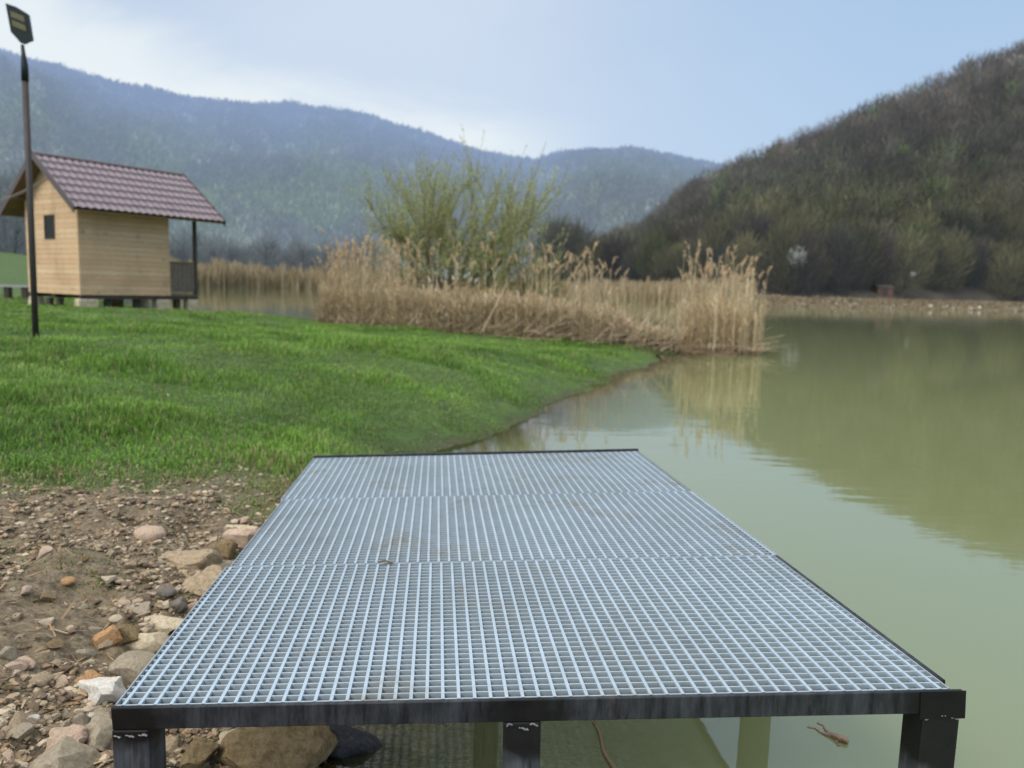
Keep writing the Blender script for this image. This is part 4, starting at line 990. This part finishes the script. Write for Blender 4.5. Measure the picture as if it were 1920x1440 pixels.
# stone blocks and short dark piers below the beams
def pier(x0, x1, y0, y1, mat, top=-.112, name='foundation_block', seed=0):
    g = np.random.default_rng(seed); b = MB(); hut_m = Matrix.Translation(Vector(corner)) @ Matrix.Rotation(RZ, 4, 'Z')
    c = hut_m @ Vector(((x0 + x1) / 2, (y0 + y1) / 2, 0)); zb = float(ground_z(np.array([c.x]), np.array([c.y]))[0]) - corner[2] - .12
    b.box(x0, x1, y0, y1, zb, top); V = b.V[0]; V += g.normal(size=V.shape) * .02 * np.array([1, 1, .2]); o = b.build(name, mat, hut)
    bv = o.modifiers.new('edge', 'BEVEL'); bv.width = .03; bv.segments = 2
for i, (x_, y_, w_) in enumerate([(-.03, .0, .50), (2.15, .0, .38), (3.1, -.02, .36), (-.03, GW - .3, .3), (2.2, GW - .3, .35), (3.1, GW - .3, .34)]):
    pier(x_, x_ + w_, y_ - .02, y_ + .30, RK['cream'], seed=i)
for i, (x_, y_) in enumerate([(.72, .06), (1.55, .06), (.05, 1.9), (.05, 1.3), (2.75, .06)]):
    pier(x_, x_ + .17, y_ + .06, y_ + .20, M['darkwood'], seed=20 + i)

# overhead cable from the gable
MW = Matrix.Translation(Vector(corner)) @ Matrix.Rotation(RZ, 4, 'Z')
ca = np.array(MW @ Vector((-.07, GW / 2 - .22, WH + RH - .52))); cb = at_y(-130, 398, 19.0)
tt = np.linspace(0, 1, 16)[:, None]; pts = ca + (cb - ca) * tt - np.array([0, 0, 1]) * (.22 * 4 * tt * (1 - tt))
for k in range(1):
    b = MB(); b.tube(pts, .013, 6, (.34, .30, .27)); b.tube(pts + np.array([0, .02, -.035]), .010, 6, (.34, .30, .27))
    tag(b.build('cable', M['twig'], smooth=True, loc=ca), 'twin grey cable sagging away from the gable of the hut', 'cable')

# ------------------------------------------------------------------ lamp post
YL = 10.6
foot = ground_hit(67, 636); YL = float(foot[1])
lamp = thing('lamp_post', 'thin rusty pole with a flat dark floodlight at its top', 'lamp post', tuple(foot))
P0, P1, P2, P3 = foot - np.array([0, 0, .3]), at_y(47, 150, YL), at_y(46, 122, YL), at_y(42, 84, YL)
M['pole'] = simple('rusty_pole', (.052, .043, .042), .6, .3, var=.35, scale=12); M['lampmetal'] = simple('dark_lamp_metal', (.010, .020, .022), .45, .3, var=.3, scale=20)
m = N('led_panel'); M['led'] = m.done(m.bsdf(m.mix(m.noise(30), (.10, .10, .045), (.15, .145, .07)), .4))
b = MB(); b.tube([P0, P0 * .5 + P1 * .5, P1], .036, 12); b.build('pole', M['pole'], lamp, smooth=True, loc=None).data.transform(Matrix.Translation(Vector(-foot)))
b = MB(); b.tube([P1 + (P0 - P1) * .004, P2, P2 * .55 + P3 * .45, P3], [.040, .040, .026, .018], 12); b.build('arm', M['lampmetal'], lamp, smooth=True).data.transform(Matrix.Translation(Vector(-foot)))
hc_ = at_y(38, 48, YL); ex_ = at_y(57.5, 56, YL) - hc_; ey_ = at_y(34.5, 18, YL) - hc_
ex_ /= np.linalg.norm(ex_); ez_ = np.cross(ex_, ey_); ez_ /= np.linalg.norm(ez_); ey_ /= np.linalg.norm(ey_)
ey_ = ey_ + np.array([0, -.10, 0]); ey_ /= np.linalg.norm(ey_); ez_ = np.cross(ex_, ey_); ez_ /= np.linalg.norm(ez_)   # tilted down towards the lawn
if ez_[1] > 0: ez_ = -ez_
LM = lambda V: hc_ + np.asarray(V)[:, :1] * ex_ + np.asarray(V)[:, 1:2] * ey_ + np.asarray(V)[:, 2:3] * ez_ - foot
b = MB()
outl = np.array([(-.145, .235), (.0, .245), (.145, .215), (.142, -.155), (.105, -.185), (.06, -.215), (.03, -.245), (-.03, -.245), (-.065, -.21), (-.105, -.175), (-.14, -.145)]); outl = outl * np.array([.93, .83]); n = len(outl)
V = np.concatenate([np.c_[outl, np.full(n, .018)], np.c_[outl * .92, np.full(n, -.040)], [[0, 0, .018]], [[0, 0, -.04]]]); k = np.arange(n); k2 = (k + 1) % n
b.add(LM(V), [np.stack([k, k2, k2 + n, k + n], 1), np.concatenate([np.stack([k2, k, np.full(n, 2 * n)], 1), np.stack([k + n, k2 + n, np.full(n, 2 * n + 1)], 1)])]); head = b.build('lamp_head', M['lampmetal'], lamp)
for y_ in (.095, -.005):
    b = MB(); b.box(-.085, .085, y_ - .034, y_ + .034, .0195, .025, None, LM); b.build('led_panel', M['led'], head)

# ------------------------------------------------------------------ small things in the distance
# plank bench beyond the hut
bp = at_y(20, 540, 25.0); bz = float(ground_z(np.array([bp[0]]), np.array([bp[1]]))[0])
bench = thing('plank_bench', 'low grey plank bench on dark supports beyond the hut', 'bench', (bp[0], bp[1], bz), .25)
b = MB(); b.box(-2.2, .55, -.2, .2, .40, .47); b.build('seat', M['galv'] if False else simple('grey_planks', (.34, .35, .36), .8, var=.2), bench)
for x_ in (-1.7, -.9, -.15, .35):
    b = MB(); b.box(x_, x_ + .14, -.17, .17, -.1, .398); b.build('leg', M['darkwood'], bench)
def shed(name, label, px, py, q, w, d, h, rh, wallm, roofm, door=True):
    a = bearing(px, py)[0]; x_, y_ = q * math.sin(a), q * math.cos(a); z_ = float(max(ground_z(np.array([x_]), np.array([y_]))[0], 0))
    if z_ < .1: z_ = .1
    t = thing(name, label, 'shed', (x_, y_, z_), -a + .5)
    b = MB(); V = [[-w, -d, -.5], [w, -d, -.5], [w, d, -.5], [-w, d, -.5], [-w, -d, h], [w, -d, h], [w, d, h], [-w, d, h], [-w, 0, h + rh], [w, 0, h + rh]]
    b.add(np.array(V, float), [np.array([[0, 1, 5, 4], [1, 2, 6, 5], [2, 3, 7, 6], [3, 0, 4, 7]]), np.array([[5, 6, 9], [7, 4, 8]])]); b.build('wall', wallm, t)
    b = MB()
    for s in (-1, 1):
        e = 1.12; V = [[x__, y__, z__ + dz] for dz in (.03, .12) for (y__, z__) in [(0, h + rh), (s * d * e, h + rh - rh * e)] for x__ in (-w * 1.08, w * 1.08)]
        b.add(np.array(V), np.array([[0, 1, 3, 2], [4, 6, 7, 5], [0, 4, 5, 1], [2, 3, 7, 6], [0, 2, 6, 4], [1, 5, 7, 3]]))
    b.build('roof', roofm, t)
    if door:
        b = MB(); b.box(-.45, .45, -d - .05, -d - .01, -.4, h * .85); b.build('door', M['darkwood'], t)
    return t
s1 = shed('reed_bank_shed', 'grey gabled shed roof poking out of the far reed bank', 440, 500, 236, 3.4, 2.4, 3.4, 2.6, simple('grey_shed_wall', (.16, .15, .14), .9), simple('grey_shed_roof', (.20, .20, .205), .9), False)
s1.location.z = .4; s1.rotation_euler.z += .6
shed('red_shed', 'small dull red shed half hidden under the lakeside trees', 1655, 532, 163, 1.5, 1.2, 1.9, .5, simple('dull_red_wall', (.13, .075, .06), .9), simple('shed_roof', (.10, .09, .08), .8))

# ------------------------------------------------------------------ camera
cd = bpy.data.cameras.new('camera'); cam = bpy.data.objects.new('camera', cd); COL.objects.link(cam)
cd.sensor_width = 36; cd.lens = FPX / 1920 * 36; cd.clip_start = .05; cd.clip_end = 9000
cam.matrix_world = Matrix(((RGT[0], UPV[0], -FWD[0], 0), (RGT[1], UPV[1], -FWD[1], 0), (RGT[2], UPV[2], -FWD[2], EYE), (0, 0, 0, 1)))
cd.dof.use_dof = True; cd.dof.focus_distance = 2.05; cd.dof.aperture_fstop = 3.0
scene.camera = cam

# ------------------------------------------------------------------ light
SUN_EL, SUN_AZ = math.radians(44), math.radians(-142)       # azimuth from +Y towards +X: the light comes from behind and to the left
sd_ = bpy.data.lights.new('sun', 'SUN'); sd_.energy = 2.3; sd_.angle = math.radians(28); sd_.color = (1, .95, .88)
so_ = bpy.data.objects.new('sun', sd_); COL.objects.link(so_)
tosun = Vector((math.sin(SUN_AZ) * math.cos(SUN_EL), math.cos(SUN_AZ) * math.cos(SUN_EL), math.sin(SUN_EL)))
so_.rotation_euler = tosun.to_track_quat('Z', 'Y').to_euler()
W = bpy.data.worlds.new('World'); scene.world = W; W.use_nodes = True; T = W.node_tree; T.nodes.clear()
def wn(typ, props=None, **inp):
    nd = T.nodes.new(typ)
    for k, v in (props or {}).items(): setattr(nd, k, v)
    for k, v in inp.items(): wset(nd.inputs[k.replace('_', ' ')], v)
    return nd
def wset(i, v):
    if isinstance(v, bpy.types.NodeSocket): T.links.new(v, i)
    else: i.default_value = v
def wm(op, a, b_=0.0, clamp=False):
    nd = wn('ShaderNodeMath', {'operation': op, 'use_clamp': clamp}); wset(nd.inputs[0], a); wset(nd.inputs[1], b_); return nd.outputs[0]
def wmix(f, a, b_):
    nd = wn('ShaderNodeMix', {'data_type': 'RGBA'}); wset(nd.inputs[0], f); wset(nd.inputs[6], a); wset(nd.inputs[7], b_); return nd.outputs[2]
def wstep(v, lo, hi):
    nd = wn('ShaderNodeMapRange', {'interpolation_type': 'SMOOTHSTEP'}, Value=v); nd.inputs[1].default_value = lo; nd.inputs[2].default_value = hi; return nd.outputs[0]
sky = wn('ShaderNodeTexSky', {'sky_type': 'NISHITA', 'sun_disc': False, 'sun_elevation': SUN_EL, 'sun_rotation': SUN_AZ})
dirv = wn('ShaderNodeTexCoord').outputs['Generated']; sp = wn('ShaderNodeSeparateXYZ', Vector=dirv)
mp = wn('ShaderNodeMapping', Vector=dirv, Scale=(1.0, 1.0, 2.6))
nz = wn('ShaderNodeTexNoise', Vector=mp.outputs[0], Scale=3.2, Detail=5.0, Roughness=.55, Distortion=.4).outputs[0]
nz2 = wn('ShaderNodeTexNoise', Vector=mp.outputs[0], Scale=1.7, Detail=4.0, Roughness=.5, Distortion=.2).outputs[0]
line = wm('SUBTRACT', wm('SUBTRACT', .190, wm('MULTIPLY', sp.outputs[0], .21)), sp.outputs[2])     # above zero: the bright break low over the ridge
line = wm('ADD', line, wm('MULTIPLY', wm('SUBTRACT', nz, .5), .20))
bright = wm('MULTIPLY', wstep(line, -.025, .055), wstep(sp.outputs[0], .14, -.10))
grey = wmix(wstep(nz2, .35, .68), (.54, .655, .835, 1), (.655, .755, .90, 1))
blue = wmix(wstep(sp.outputs[0], -.1, .45), grey, (.43, .605, .835, 1))
zen = wstep(sp.outputs[2], .50, .80)
low = wmix(wm('MULTIPLY', wstep(sp.outputs[2], .34, .12), .45), blue, (.56, .70, .88, 1))
clouds = wmix(zen, wmix(bright, low, (.86, .93, .96, 1)), (1.65, 1.62, 1.58, 1))      # a thin bright overcast overhead
bg1 = wn('ShaderNodeBackground', Strength=.1); wset(bg1.inputs['Color'], sky.outputs[0])
bg2 = wn('ShaderNodeBackground', Strength=1.0); wset(bg2.inputs['Color'], clouds)
mx = wn('ShaderNodeMixShader', Fac=.93); T.links.new(bg1.outputs[0], mx.inputs[1]); T.links.new(bg2.outputs[0], mx.inputs[2])
T.links.new(mx.outputs[0], wn('ShaderNodeOutputWorld').inputs[0])

scene.view_settings.view_transform = 'Standard'; scene.view_settings.look = 'None'; scene.view_settings.exposure = 0; scene.view_settings.gamma = 1
scene.render.engine = 'CYCLES'; scene.cycles.use_denoising = True
scene.cycles.max_bounces = 8; scene.cycles.transparent_max_bounces = 12
